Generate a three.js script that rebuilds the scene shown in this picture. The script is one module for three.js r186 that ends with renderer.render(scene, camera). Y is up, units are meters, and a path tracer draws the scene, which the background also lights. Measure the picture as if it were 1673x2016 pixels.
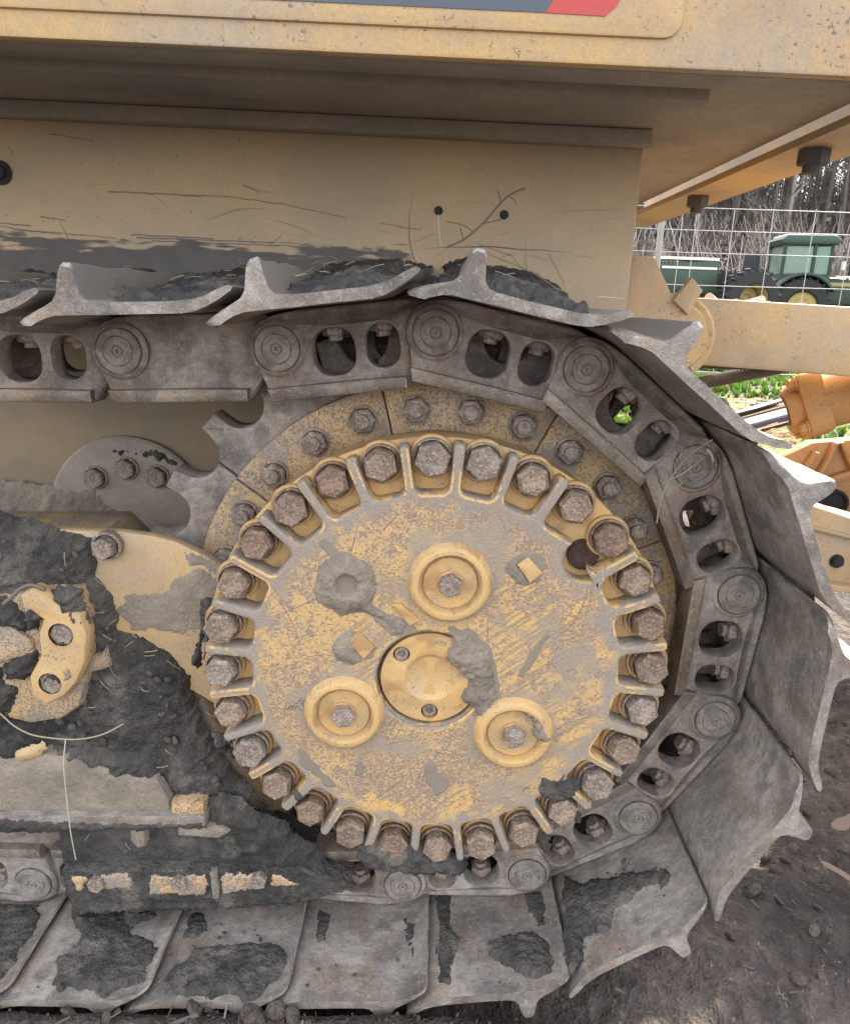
import * as THREE from 'three';
import { mergeGeometries, toCreasedNormals } from 'three/addons/utils/BufferGeometryUtils.js';
import { FontLoader } from 'three/addons/loaders/FontLoader.js';
import { TextGeometry } from 'three/addons/geometries/TextGeometry.js';

// ---------------------------------------------------------------- camera, sky, sun, exposure
const scene = new THREE.Scene();
const FOC = 1431.18;
const camera = new THREE.PerspectiveCamera(2 * Math.atan(1008 / FOC) * 180 / Math.PI, 1673 / 2016, 0.02, 400);
camera.position.set(-0.0111, 0.4794, 0.9659);
camera.rotation.set(-0.28262, 0.00851, 0.02627, 'YXZ');
camera.updateMatrixWorld(true);
scene.add(camera);
const SUN = new THREE.Vector3(0.47, 0.60, -0.65).normalize();
const renderer = new THREE.WebGLRenderer({ antialias: true });
renderer.toneMapping = THREE.LinearToneMapping;
renderer.toneMappingExposure = 4.0;
renderer.shadowMap.enabled = true;
{
  const W = 512, H = 256, d = new Float32Array(W * H * 4), v = new THREE.Vector3();
  for (let j = 0; j < H; j++) for (let i = 0; i < W; i++) {
    const th = (j + 0.5) / H * Math.PI - Math.PI / 2, ph = ((i + 0.5) / W - 0.5) * 2 * Math.PI;
    v.set(Math.cos(th) * Math.cos(ph), Math.sin(th), Math.cos(th) * Math.sin(ph));
    const up = Math.max(0, v.y), k = Math.pow(1 - up, 3), c = Math.max(0, v.dot(SUN));
    const g = 0.8 * Math.pow(c, 6) + 2.2 * Math.pow(c, 40);
    let r = 0.53 + 0.37 * k, gg = 0.575 + 0.335 * k, b = 0.665 + 0.265 * k;
    r += g; gg += g * 0.95; b += g * 0.86;
    if (v.y < 0) { r = 0.16; gg = 0.15; b = 0.13; }
    d.set([r, gg, b, 1], (j * W + i) * 4);
  }
  const t = new THREE.DataTexture(d, W, H, THREE.RGBAFormat, THREE.FloatType);
  t.mapping = THREE.EquirectangularReflectionMapping; t.magFilter = t.minFilter = THREE.LinearFilter; t.needsUpdate = true;
  scene.background = t; scene.environment = t; scene.backgroundIntensity = 1; scene.environmentIntensity = 1;
}
const sun = new THREE.DirectionalLight(0xfff0d8, 3.4);
sun.position.copy(SUN).multiplyScalar(12); sun.castShadow = true;
sun.shadow.mapSize.set(4096, 4096);
Object.assign(sun.shadow.camera, { left: -4, right: 4, top: 4, bottom: -4, near: 1, far: 40 });
scene.add(sun, sun.target);

// ---------------------------------------------------------------- helpers
let seed = 12345;
const rnd = () => { seed = (seed * 1664525 + 1013904223) >>> 0; return seed / 4294967296; };
const rr = (a, b) => a + (b - a) * rnd();
const clamp = (x, a = 0, b = 1) => x < a ? a : x > b ? b : x;
const sstep = (a, b, x) => { const t = clamp((x - a) / (b - a)); return t * t * (3 - 2 * t); };
const mix = (a, b, t) => a + (b - a) * t;
const mix3 = (a, b, t) => [mix(a[0], b[0], t), mix(a[1], b[1], t), mix(a[2], b[2], t)];
function hash(x, y, s) {
  let h = (Math.imul(x, 374761393) + Math.imul(y, 668265263) + Math.imul(s, 2147483647 ^ 0x5bd1e995)) | 0;
  h = Math.imul(h ^ (h >>> 13), 1274126177); h ^= h >>> 16;
  return (h >>> 0) / 4294967296;
}
function vn(x, y, p, s) {                       // value noise, repeating every p cells (p = 0: never)
  const xi = Math.floor(x), yi = Math.floor(y), fx = x - xi, fy = y - yi;
  const u = fx * fx * (3 - 2 * fx), v = fy * fy * (3 - 2 * fy);
  const w = p ? (n) => ((n % p) + p) % p : (n) => n;
  const x0 = w(xi), x1 = w(xi + 1), y0 = w(yi), y1 = w(yi + 1);
  const a = hash(x0, y0, s), b = hash(x1, y0, s), c = hash(x0, y1, s), e = hash(x1, y1, s);
  return a + (b - a) * u + (c - a) * v + (a - b - c + e) * u * v;
}
function fbm(x, y, o = 4, s = 1, p = 0) {
  let a = 0.5, t = 0, n = 0;
  for (let i = 0; i < o; i++) { t += a * vn(x, y, p, s + i * 17); n += a; a *= 0.5; x *= 2; y *= 2; p *= 2; }
  return t / n;
}
// a pixel of the photograph to a point on a plane z = const or y = const
function ray(px, py) { return new THREE.Vector3((px - 836.5) / FOC, -(py - 1008) / FOC, -1).applyQuaternion(camera.quaternion); }
function at(px, py, z) { const d = ray(px, py); return d.multiplyScalar((z - camera.position.z) / d.z).add(camera.position); }
function on(px, py, y) { const d = ray(px, py); return d.multiplyScalar((y - camera.position.y) / d.y).add(camera.position); }
const V2 = (x, y) => new THREE.Vector2(x, y), V3 = (x, y, z) => new THREE.Vector3(x, y, z);

// uv in metres by the main direction of each face
function boxUV(g, ou = 0, ov = 0) {
  if (g.index) g = g.toNonIndexed();
  const p = g.attributes.position, n = g.attributes.normal, uv = new Float32Array(p.count * 2);
  for (let i = 0; i < p.count; i += 3) {
    const ax = Math.abs(n.getX(i) + n.getX(i + 1) + n.getX(i + 2)), ay = Math.abs(n.getY(i) + n.getY(i + 1) + n.getY(i + 2)), az = Math.abs(n.getZ(i) + n.getZ(i + 1) + n.getZ(i + 2));
    for (let k = i; k < i + 3; k++) {
      const x = p.getX(k), y = p.getY(k), z = p.getZ(k);
      const [a, b] = az >= ax && az >= ay ? [x, y] : ay >= ax ? [x, z] : [z, y];
      uv[k * 2] = a + ou; uv[k * 2 + 1] = b + ov;
    }
  }
  g.setAttribute('uv', new THREE.BufferAttribute(uv, 2));
  return g;
}
const strip = (g) => { g = g.index ? g.toNonIndexed() : g; for (const k of Object.keys(g.attributes)) if (!['position', 'normal', 'uv'].includes(k)) g.deleteAttribute(k); g.clearGroups?.(); g.morphAttributes = {}; return g; };
const join = (...gs) => mergeGeometries(gs.flat().map(strip));
function obj(name, g, m, parent = scene) {
  const o = new THREE.Mesh(g, m); o.name = name; o.castShadow = o.receiveShadow = true; parent.add(o); return o;
}
const taken = {};
function numbered(n) { const k = taken[n] = (taken[n] ?? -1) + 1; return k ? `${n}_${String(k).padStart(3, '0')}` : n; }
function group(name, parent = scene) { const o = new THREE.Group(); o.name = parent === scene ? numbered(name) : name; parent.add(o); return o; }
function tag(o, label, category, grp, kind) { o.userData.label = label; if (category) o.userData.category = category; if (grp) o.userData.group = grp; if (kind) o.userData.kind = kind; return o; }
function ext(pts, z0, z1, bev = 0.002, holes = [], crease = 0.5) {
  const s = new THREE.Shape(pts);
  for (const h of holes) s.holes.push(new THREE.Path(h));
  const b = Math.min(bev, (z1 - z0) * 0.45);
  let g = new THREE.ExtrudeGeometry(s, { depth: z1 - z0 - 2 * b, bevelEnabled: b > 0, bevelSize: b, bevelThickness: b, bevelOffset: -b, bevelSegments: 2, curveSegments: 8 });
  g.translate(0, 0, z0 + b); g.clearGroups();
  return toCreasedNormals(g, crease);
}
function lathe(pts, seg = 32, crease = 0.5) {   // profile of [radius, z], axis z
  let g = new THREE.LatheGeometry(pts.map(([r, z]) => V2(Math.max(r, 1e-5), z)), seg);
  g.rotateX(Math.PI / 2); g.scale(1, 1, 1);
  return toCreasedNormals(g.toNonIndexed(), crease);
}
function box(w, h, d, x, y, z) { const g = new THREE.BoxGeometry(w, h, d); g.translate(x, y, z); return g.toNonIndexed(); }
function tube(pts, r, seg = 24, rs = 6) { const g = new THREE.TubeGeometry(new THREE.CatmullRomCurve3(pts), seg, r, rs, false); return g.toNonIndexed(); }
function rotz(g, a, x = 0, y = 0, z = 0) { g = g.clone(); g.rotateZ(a); g.translate(x, y, z); return g; }
const polyPx = (a, z) => a.map(([x, y]) => { const p = at(x, y, z); return V2(p.x, p.y); });
function circ(cx, cy, r, n = 24, a0 = 0, a1 = 2 * Math.PI) { const o = []; for (let i = 0; i < n; i++) { const a = a0 + (a1 - a0) * i / n; o.push(V2(cx + r * Math.cos(a), cy + r * Math.sin(a))); } return o; }
function slot(cx, cy, w, h, r, n = 5) {          // rounded rectangle
  const o = [];
  for (const [sx, sy, a] of [[1, -1, -90], [1, 1, 0], [-1, 1, 90], [-1, -1, 180]])
    for (let i = 0; i <= n; i++) { const t = (a + 90 * i / n) * Math.PI / 180; o.push(V2(cx + sx * (w / 2 - r) + r * Math.cos(t), cy + sy * (h / 2 - r) + r * Math.sin(t))); }
  return o;
}
function sdist(px, py, P) {                      // signed distance to a polygon, inside positive
  let d = 1e9, inside = false;
  for (let i = 0, j = P.length - 1; i < P.length; j = i++) {
    const a = P[j], b = P[i], ex = b.x - a.x, ey = b.y - a.y, wx = px - a.x, wy = py - a.y;
    const t = clamp((wx * ex + wy * ey) / (ex * ex + ey * ey + 1e-12));
    d = Math.min(d, (wx - ex * t) ** 2 + (wy - ey * t) ** 2);
    if ((b.y > py) !== (a.y > py) && px < (a.x - b.x) * (py - b.y) / (a.y - b.y) + b.x) inside = !inside;
  }
  return Math.sqrt(d) * (inside ? 1 : -1);
}
const lumpy = (x, y, s) => {                      // rounded clods pressed together
  const q = 48, X = x * q + fbm(x * 60, y * 60, 2, s), Y = y * q, xi = Math.floor(X), yi = Math.floor(Y); let d = 9, d2 = 9;
  for (let j = -1; j <= 1; j++) for (let i = -1; i <= 1; i++) { const e = Math.hypot(xi + i + hash(xi + i, yi + j, s) - X, yi + j + hash(xi + i, yi + j, s + 1) - Y); if (e < d) { d2 = d; d = e; } else if (e < d2) d2 = e; }
  return Math.min(1, (d2 - d) * 1.6);
};
// a cake of earth lying on a plane: an outline, lumps, thin ragged edges
const ZP = (z) => ({ o: V3(0, 0, z), u: V3(1, 0, 0), v: V3(0, 1, 0), n: V3(0, 0, 1) });
const YP = (y) => ({ o: V3(0, y, 0), u: V3(1, 0, 0), v: V3(0, 0, -1), n: V3(0, 1, 0) });
function cake(P, fr, { th = 0.006, cell = 0.004, edge = 0.01, jag = 0.01, lump = 30, rough = 0.5, s = 1, clod = 0.45, base = null, holes = [] } = {}) {
  let x0 = 1e9, x1 = -1e9, y0 = 1e9, y1 = -1e9;
  for (const p of P) { x0 = Math.min(x0, p.x); x1 = Math.max(x1, p.x); y0 = Math.min(y0, p.y); y1 = Math.max(y1, p.y); }
  x0 -= 0.012; y0 -= 0.012; x1 += 0.012; y1 += 0.012;
  const nx = Math.ceil((x1 - x0) / cell), ny = Math.ceil((y1 - y0) / cell), id = new Int32Array((nx + 1) * (ny + 1)).fill(-1), S = new Float32Array((nx + 1) * (ny + 1));
  const pos = [], uv = [], idx = [], p = V3();
  for (let j = 0; j <= ny; j++) for (let i = 0; i <= nx; i++) {
    const x = x0 + i * cell, y = y0 + j * cell;
    let d = sdist(x, y, P);
    for (const h of holes) d = Math.min(d, -sdist(x, y, h));
    S[j * (nx + 1) + i] = d + (fbm(x * 45, y * 45, 4, s) - 0.5) * 2 * jag + (fbm(x * 210, y * 210, 2, s + 3) - 0.5) * 0.007;
  }
  const vert = (i, j) => {
    const k = j * (nx + 1) + i; if (id[k] >= 0) return id[k];
    let x = x0 + i * cell, y = y0 + j * cell; const d = S[k];
    if (d < 0) {                                   // pull the rim back to the outline
      const gx = (S[k + (i < nx ? 1 : 0)] - S[k - (i > 0 ? 1 : 0)]) / (2 * cell), gy = (S[k + (j < ny ? nx + 1 : 0)] - S[k - (j > 0 ? nx + 1 : 0)]) / (2 * cell), L = Math.max(0.3, gx * gx + gy * gy), t = Math.min(-d / L, 2 * cell / Math.sqrt(L));
      x += gx * t; y += gy * t;
    }
    const f = fbm(x * lump, y * lump, 4, s + 5), f2 = fbm(x * lump * 7, y * lump * 7, 3, s + 9);
    let h = d <= 0 ? -0.0015 : th * (1 - Math.exp(-d / edge)) * (1 - rough + 2 * rough * f) + Math.min(1, d / 0.004) * ((f2 - 0.5) * Math.min(0.007, th * 0.55) + (lumpy(x, y, s) - 0.35) * clod * Math.min(0.010, th * 0.5));
    if (base) h += base(x, y);
    p.copy(fr.o).addScaledVector(fr.u, x).addScaledVector(fr.v, y).addScaledVector(fr.n, h);
    pos.push(p.x, p.y, p.z); uv.push(x, y);
    return id[k] = pos.length / 3 - 1;
  };
  for (let j = 0; j < ny; j++) for (let i = 0; i < nx; i++) {
    const k = j * (nx + 1) + i;
    if (Math.max(S[k], S[k + 1], S[k + nx + 1], S[k + nx + 2]) < -cell) continue;
    const a = vert(i, j), b = vert(i + 1, j), c = vert(i + 1, j + 1), d = vert(i, j + 1);
    idx.push(a, b, c, a, c, d);
  }
  const g = new THREE.BufferGeometry();
  g.setAttribute('position', new THREE.Float32BufferAttribute(pos, 3)); g.setAttribute('uv', new THREE.Float32BufferAttribute(uv, 2)); g.setIndex(idx); g.computeVertexNormals();
  return g;
}

// ---------------------------------------------------------------- textures (material colour and fine relief only)
const B = (x) => Math.max(0, Math.min(255, Math.round(x * 255)));
function pair(n, m, fn, rep) {                   // colour and height maps from one function: fn(u, v) -> [r, g, b, height]
  const c = new Uint8Array(n * m * 4), h = new Uint8Array(n * m * 4);
  for (let j = 0; j < m; j++) for (let i = 0; i < n; i++) {
    const o = fn((i + 0.5) / n, (j + 0.5) / m, i, j), k = (j * n + i) * 4;
    c[k] = B(o[0]); c[k + 1] = B(o[1]); c[k + 2] = B(o[2]); c[k + 3] = 255;
    h[k] = h[k + 1] = h[k + 2] = B(o[3]); h[k + 3] = 255;
  }
  return [c, h].map((a, q) => {
    const t = new THREE.DataTexture(a, n, m); t.wrapS = t.wrapT = THREE.RepeatWrapping; t.magFilter = THREE.LinearFilter; t.minFilter = THREE.LinearMipmapLinearFilter; t.generateMipmaps = true;
    if (!q) t.colorSpace = THREE.SRGBColorSpace;
    if (rep) t.repeat.set(1 / rep, 1 / rep);
    t.needsUpdate = true; return t;
  });
}
// thin marks (scratches) drawn into a mask that repeats
function scratches(n, m, count, len, ang, spread, width, s, wrap = true) {
  const a = new Float32Array(n * m), keep = seed; seed = s;
  for (let q = 0; q < count; q++) {
    let x = rnd() * n, y = rnd() * m, t = ang + (rnd() + rnd() - 1) * spread; const L = len * (0.25 + 1.5 * rnd() * rnd()), k = (rnd() - 0.5) * 0.01, w = width * (0.5 + rnd()), st = 0.35 + 0.65 * rnd();
    for (let i = 0; i < L; i++) {
      const ww = w * Math.sin(Math.PI * (i + 0.5) / L);
      for (let dy = -Math.ceil(ww); dy <= Math.ceil(ww); dy++) for (let dx = -Math.ceil(ww); dx <= Math.ceil(ww); dx++) {
        const X = Math.round(x) + dx, Y = Math.round(y) + dy; if (!wrap && (X < 0 || Y < 0 || X >= n || Y >= m)) continue;
        const f = clamp(ww + 0.6 - Math.hypot(Math.round(x) + dx - x, Math.round(y) + dy - y)) * st; const id = ((Y % m + m) % m) * n + ((X % n + n) % n);
        if (f > a[id]) a[id] = f;
      }
      x += Math.cos(t); y += Math.sin(t); t += k + (rnd() - 0.5) * 0.04;
    }
  }
  seed = keep; return a;
}
const YEL = [0.775, 0.63, 0.41], DUST = [0.66, 0.59, 0.505], CHIP = [0.36, 0.31, 0.30], GREY = [0.55, 0.52, 0.50];
function yellowPair(wear, rep, n = 1024, s = 3, dusty = 0.52) {
  const sc = scratches(n, n, 220, 60, 0.2, 3, 0.6, 77 + s);
  return pair(n, n, (u, v, i, j) => {
    const a = fbm(u * 5, v * 5, 5, s, 5), b = fbm(u * 40, v * 40, 3, s + 3, 40), f = vn(u * 300, v * 300, 300, s + 8), g = fbm(u * 190, v * 190, 3, s + 11, 190), e = fbm(u * 14, v * 14, 4, s + 21, 14);
    let c = mix3(YEL, DUST, clamp(dusty + 1.3 * (a - 0.5) + 0.5 * (b - 0.5)));
    const ch = sstep(0.70 - wear * 0.24, 0.78 - wear * 0.24, g * 0.72 + e * 0.28);
    c = mix3(c, CHIP, ch * 0.62); c = mix3(c, CHIP, sc[j * n + i] * (0.12 + 0.45 * wear));
    c = mix3(c, [0.56, 0.40, 0.27], clamp(0.7 - dusty) * 0.8 * sstep(0.54, 0.70, fbm(u * 7, v * 7, 4, s + 25, 7)));
    c = mix3(c, GREY, clamp(wear * 1.4 * (e - 0.48) * 2.2));
    const l = 1 + (f - 0.5) * 0.08; return [c[0] * l, c[1] * l, c[2] * l, 0.6 - 0.3 * ch - 0.2 * sc[j * n + i] + 0.1 * f];
  }, rep);
}
const [yelC, yelH] = yellowPair(0.06, 0.6);
const [pntC, pntH] = yellowPair(0.16, 0.3, 1024, 51, 0.12);
const [yelW, yelWH] = yellowPair(0.8, 0.35, 1024, 31);
const [stlC, stlH] = pair(1024, 1024, (u, v) => {     // dry earth dust on dark steel
  const a = fbm(u * 5, v * 5, 5, 41, 5), b = fbm(u * 60, v * 60, 3, 44, 60), f = vn(u * 330, v * 330, 330, 47), e = fbm(u * 11, v * 11, 5, 49, 11), w = fbm(u * 20, v * 90, 3, 53, 10);
  let c = mix3([0.43, 0.40, 0.37], [0.62, 0.58, 0.535], clamp(0.5 + 1.5 * (a - 0.5) + 0.7 * (b - 0.5) + 0.6 * (w - 0.5)));
  c = mix3(c, [0.27, 0.255, 0.245], sstep(0.54, 0.74, e) * 0.38); c = mix3(c, [0.46, 0.36, 0.28], sstep(0.56, 0.74, fbm(u * 8, v * 8, 4, 57, 8)) * 0.35);
  const p = sstep(0.78, 0.86, vn(u * 170, v * 170, 170, 52)); c = mix3(c, [0.66, 0.62, 0.57], p * 0.4);
  const l = 1 + (f - 0.5) * 0.2; return [c[0] * l, c[1] * l, c[2] * l, clamp(0.45 + 0.5 * (b - 0.5) + 0.25 * f + 0.3 * (e - 0.5))];
}, 0.4);
const worley = (x, y, p, s) => { const xi = Math.floor(x), yi = Math.floor(y); let d = 9; for (let j = -1; j <= 1; j++) for (let i = -1; i <= 1; i++) { const X = ((xi + i) % p + p) % p, Y = ((yi + j) % p + p) % p; d = Math.min(d, Math.hypot(xi + i + hash(X, Y, s) - x, yi + j + hash(X, Y, s + 1) - y)); } return d; };
const [mudC, mudH] = pair(1024, 1024, (u, v) => {
  const a = fbm(u * 5, v * 5, 5, 61, 5), b = fbm(u * 30, v * 30, 4, 64, 30), f = vn(u * 260, v * 260, 260, 67);
  const wx = u + 0.012 * (b - 0.5), wy = v + 0.012 * (a - 0.5), k1 = 1 - worley(wx * 26, wy * 26, 26, 68), k2 = 1 - worley(wx * 64, wy * 64, 64, 69), k = clamp(0.55 * k1 + 0.45 * k2);
  let c = mix3([0.175, 0.168, 0.16], [0.345, 0.325, 0.30], clamp(0.40 + 1.6 * (a - 0.5) + 0.7 * (b - 0.5) + 0.45 * (k - 0.5)));
  c = mix3(c, [0.47, 0.44, 0.40], sstep(0.56, 0.74, fbm(u * 9, v * 9, 4, 66, 9)) * 0.5);
  const l = 1 + (f - 0.5) * 0.26; return [c[0] * l, c[1] * l, c[2] * l, clamp(0.25 + 0.5 * k + 0.5 * (b - 0.5) + 0.12 * (f - 0.5))];
}, 0.35);
const [dmdC, dmdH] = pair(512, 512, (u, v) => {       // dried, paler earth
  const a = fbm(u * 5, v * 5, 5, 71, 5), b = fbm(u * 36, v * 36, 4, 74, 36), f = vn(u * 150, v * 150, 150, 77);
  let c = mix3([0.45, 0.41, 0.365], [0.58, 0.53, 0.465], clamp(0.5 + 1.7 * (a - 0.5) + 0.6 * (b - 0.5)));
  const l = 1 + (f - 0.5) * 0.14; return [c[0] * l, c[1] * l, c[2] * l, clamp(0.5 + 0.7 * (b - 0.5) + 0.2 * (f - 0.5))];
}, 0.2);
const [bltC, bltH] = pair(512, 512, (u, v) => {
  const a = fbm(u * 8, v * 8, 4, 81, 8), b = fbm(u * 50, v * 50, 3, 84, 50), f = vn(u * 200, v * 200, 200, 87);
  let c = mix3([0.42, 0.365, 0.325], [0.62, 0.56, 0.50], clamp(0.5 + 1.6 * (a - 0.5) + 1.2 * (b - 0.5)));
  const p = sstep(0.74, 0.8, vn(u * 70, v * 70, 70, 90)); c = mix3(c, [0.74, 0.70, 0.66], p * 0.5);
  const l = 1 + (f - 0.5) * 0.2; return [c[0] * l, c[1] * l, c[2] * l, clamp(0.5 + 0.8 * (b - 0.5))];
}, 0.12);
const [soiC, soiH] = pair(1024, 1024, (u, v) => {
  const a = fbm(u * 5, v * 5, 5, 91, 5), b = fbm(u * 40, v * 40, 4, 94, 40), f = vn(u * 256, v * 256, 256, 97);
  let c = mix3([0.21, 0.19, 0.18], [0.40, 0.355, 0.32], clamp(0.42 + 1.6 * (a - 0.5) + 0.9 * (b - 0.5)));
  const p = sstep(0.83, 0.88, vn(u * 110, v * 55, 110, 99) * 0.8 + 0.2 * f); c = mix3(c, [0.52, 0.46, 0.40], p * 0.6);
  const l = 1 + (f - 0.5) * 0.25; return [c[0] * l, c[1] * l, c[2] * l, clamp(0.5 + 0.9 * (b - 0.5) + 0.2 * (f - 0.5))];
}, 0.8);
const [grmC, grmH] = pair(512, 512, (u, v) => {       // grimy grey-tan underside paint
  const a = fbm(u * 5, v * 5, 5, 131, 5), b = fbm(u * 40, v * 40, 3, 134, 40), f = vn(u * 200, v * 200, 200, 137);
  const c = mix3([0.53, 0.495, 0.455], [0.65, 0.60, 0.53], clamp(0.5 + 1.5 * (a - 0.5) + 0.4 * (b - 0.5))), l = 1 + (f - 0.5) * 0.1; return [c[0] * l, c[1] * l, c[2] * l, b];
}, 0.6);
const [ribC, ribH] = pair(512, 512, (u, v) => {       // paint rubbed down to grey on the cover's edges
  const a = fbm(u * 9, v * 9, 5, 141, 9), b = fbm(u * 60, v * 60, 3, 144, 60), f = vn(u * 240, v * 240, 240, 147);
  const c = mix3([0.56, 0.515, 0.465], YEL, sstep(0.54, 0.62, a * 0.7 + b * 0.3)), l = 1 + (f - 0.5) * 0.16; return [c[0] * l, c[1] * l, c[2] * l, b];
}, 0.3);
const std = (o) => new THREE.MeshStandardMaterial({ metalness: 0, side: THREE.DoubleSide, ...o });
const M = {
  yellow: std({ map: yelC, bumpMap: yelH, bumpScale: 0.0006, roughness: 0.62 }),
  paint: std({ map: pntC, bumpMap: pntH, bumpScale: 0.0006, roughness: 0.5 }),
  worn: std({ map: yelW, bumpMap: yelWH, bumpScale: 0.0008, roughness: 0.7 }),
  steel: std({ map: stlC, bumpMap: stlH, bumpScale: 0.0016, roughness: 0.78 }),
  rail: std({ map: stlC, color: 0xf4efe8, bumpMap: stlH, bumpScale: 0.0012, roughness: 0.5, metalness: 0.35 }),
  bright: std({ color: 0x9b9894, metalness: 0.75, roughness: 0.46, bumpMap: stlH, bumpScale: 0.0014 }),
  mud: std({ map: mudC, bumpMap: mudH, bumpScale: 0.009, roughness: 0.95 }),
  dry: std({ map: dmdC, bumpMap: dmdH, bumpScale: 0.003, roughness: 0.95 }),
  bolt: std({ map: bltC, bumpMap: bltH, bumpScale: 0.0016, roughness: 0.72 }),
  soil: std({ map: soiC, bumpMap: soiH, bumpScale: 0.012, roughness: 0.97 }),
  grime: std({ map: grmC, bumpMap: grmH, bumpScale: 0.001, roughness: 0.8 }),
  dark: std({ color: 0x26272a, roughness: 0.8 }),
  rib: std({ map: ribC, bumpMap: ribH, bumpScale: 0.0012, roughness: 0.72 }),
  black: std({ color: 0x151617, roughness: 0.7 }),
};

// ---------------------------------------------------------------- the machine
const dozer = group('bulldozer');
tag(dozer, 'large dusty yellow crawler bulldozer with steel track, round final drive and caked mud', 'bulldozer');

// ---- track chain: pins on the pitch circle, then the straight runs
const PITCH = 0.2032, RP = PITCH / (2 * Math.sin(Math.PI / 13.5)), STEP = 2 * Math.PI / 13.5, PH0 = 91.5 * Math.PI / 180;
const pins = [];
for (let k = 0; k <= 7; k++) pins.push(V2(RP * Math.cos(PH0 - k * STEP), RP * Math.sin(PH0 - k * STEP)));
{
  let p = pins[0].clone();
  for (const a of [7.2, 2.3, 1.0, 0.5]) { p = p.clone().sub(V2(Math.cos(a * Math.PI / 180), Math.sin(a * Math.PI / 180)).multiplyScalar(PITCH * 1.028)); pins.unshift(p); }
  p = pins[pins.length - 1].clone();
  for (const a of [3, 2, 1, 0.5]) { p = p.clone().sub(V2(Math.cos(a * Math.PI / 180), Math.sin(a * Math.PI / 180)).multiplyScalar(PITCH)); pins.push(p); }
}
const ZC = -0.10, ZOUT = 0.16, ZIN = -0.36;      // chain centre line, shoe ends
const PROF = [[-.0403, .037], [-.031, .0405], [-.012, .0455], [.005, .048], [.03, .048], [.06, .048], [.10, .048], [.145, .048], [.160, .0505], [.173, .0560], [.187, .0630], [.1985, .0705], [.2005, .0740], [.1965, .0765], [.184, .0725], [.172, .0665], [.158, .0630], [.14, .0612], [.09, .0608], [.052, .0612], [.043, .0635], [.0375, .070], [.0345, .084], [.0325, .097], [.0295, .1012], [.0215, .1016], [.0175, .098], [.0150, .085], [.0115, .0705], [.004, .063], [-.008, .058], [-.022, .0525], [-.036, .0458], [-.0425, .0408]];
function shoeGeo(s) {
  const zs = [], RC = 0.024;
  for (let i = 0; i <= 5; i++) zs.push(ZOUT - RC * (1 - Math.cos(i / 5 * Math.PI / 2)));
  for (let i = 1; i <= 22; i++) zs.push(ZOUT - RC - i * (ZOUT - ZIN - 2 * RC) / 23);
  for (let i = 5; i >= 0; i--) zs.push(ZIN + RC * (1 - Math.cos(i / 5 * Math.PI / 2)));
  const N = PROF.length, pos = [], uv = [], idx = [];
  const tri = THREE.ShapeUtils.triangulateShape(PROF.map(([x, y]) => V2(x, y)), []);
  zs.forEach((z, q) => {
    const d = Math.min(ZOUT - z, z - ZIN), ins = d < RC ? RC - Math.sqrt(Math.max(0, RC * RC - (RC - d) ** 2)) : 0;
    PROF.forEach(([x, y], k) => {
      let X = x + ins * clamp((0.01 - x) / 0.05) * 0.8, Y = y;
      const w = fbm(x * 60 + s * 7, z * 26 + s * 3, 3, 7 + s) - 0.5;
      if (y > 0.09) { Y += w * 0.008 - 0.004 * (ins > 0.01 ? 1 : 0); X += w * 0.003; } else if (x < -0.02 || x > 0.18) { X += w * 0.0035; Y += w * 0.002; } else Y += w * 0.0012;
      pos.push(X, Y, z); uv.push(z + s * 0.37, X + s * 0.23 + Y * 0.6);
    });
  });
  for (let q = 0; q < zs.length - 1; q++) for (let k = 0; k < N; k++) { const a = q * N + k, b = q * N + (k + 1) % N; idx.push(a, a + N, b, b, a + N, b + N); }
  const L = (zs.length - 1) * N;
  for (const [a, b, c] of tri) idx.push(a, b, c, L + a, L + c, L + b);
  let g = new THREE.BufferGeometry();
  g.setAttribute('position', new THREE.Float32BufferAttribute(pos, 3)); g.setAttribute('uv', new THREE.Float32BufferAttribute(uv, 2)); g.setIndex(idx);
  g = toCreasedNormals(g.toNonIndexed(), 0.6);
  g = boxUV(g, s * 0.13, s * 0.29);
  const P = g.attributes.position, Nn = g.attributes.normal, U = g.attributes.uv, out = [0, 1].map(() => ({ p: [], n: [], u: [] }));
  for (let i = 0; i < P.count; i += 3) {
    const y = (P.getY(i) + P.getY(i + 1) + P.getY(i + 2)) / 3, flat = Math.abs(Nn.getZ(i)) > 0.8, o = out[y > 0.0655 && !flat ? 1 : 0];
    for (let k = i; k < i + 3; k++) { o.p.push(P.getX(k), P.getY(k), P.getZ(k)); o.n.push(Nn.getX(k), Nn.getY(k), Nn.getZ(k)); o.u.push(U.getX(k), U.getY(k)); }
  }
  return out.map((o) => { const q = new THREE.BufferGeometry(); q.setAttribute('position', new THREE.Float32BufferAttribute(o.p, 3)); q.setAttribute('normal', new THREE.Float32BufferAttribute(o.n, 3)); q.setAttribute('uv', new THREE.Float32BufferAttribute(o.u, 2)); return q; });
}
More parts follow.
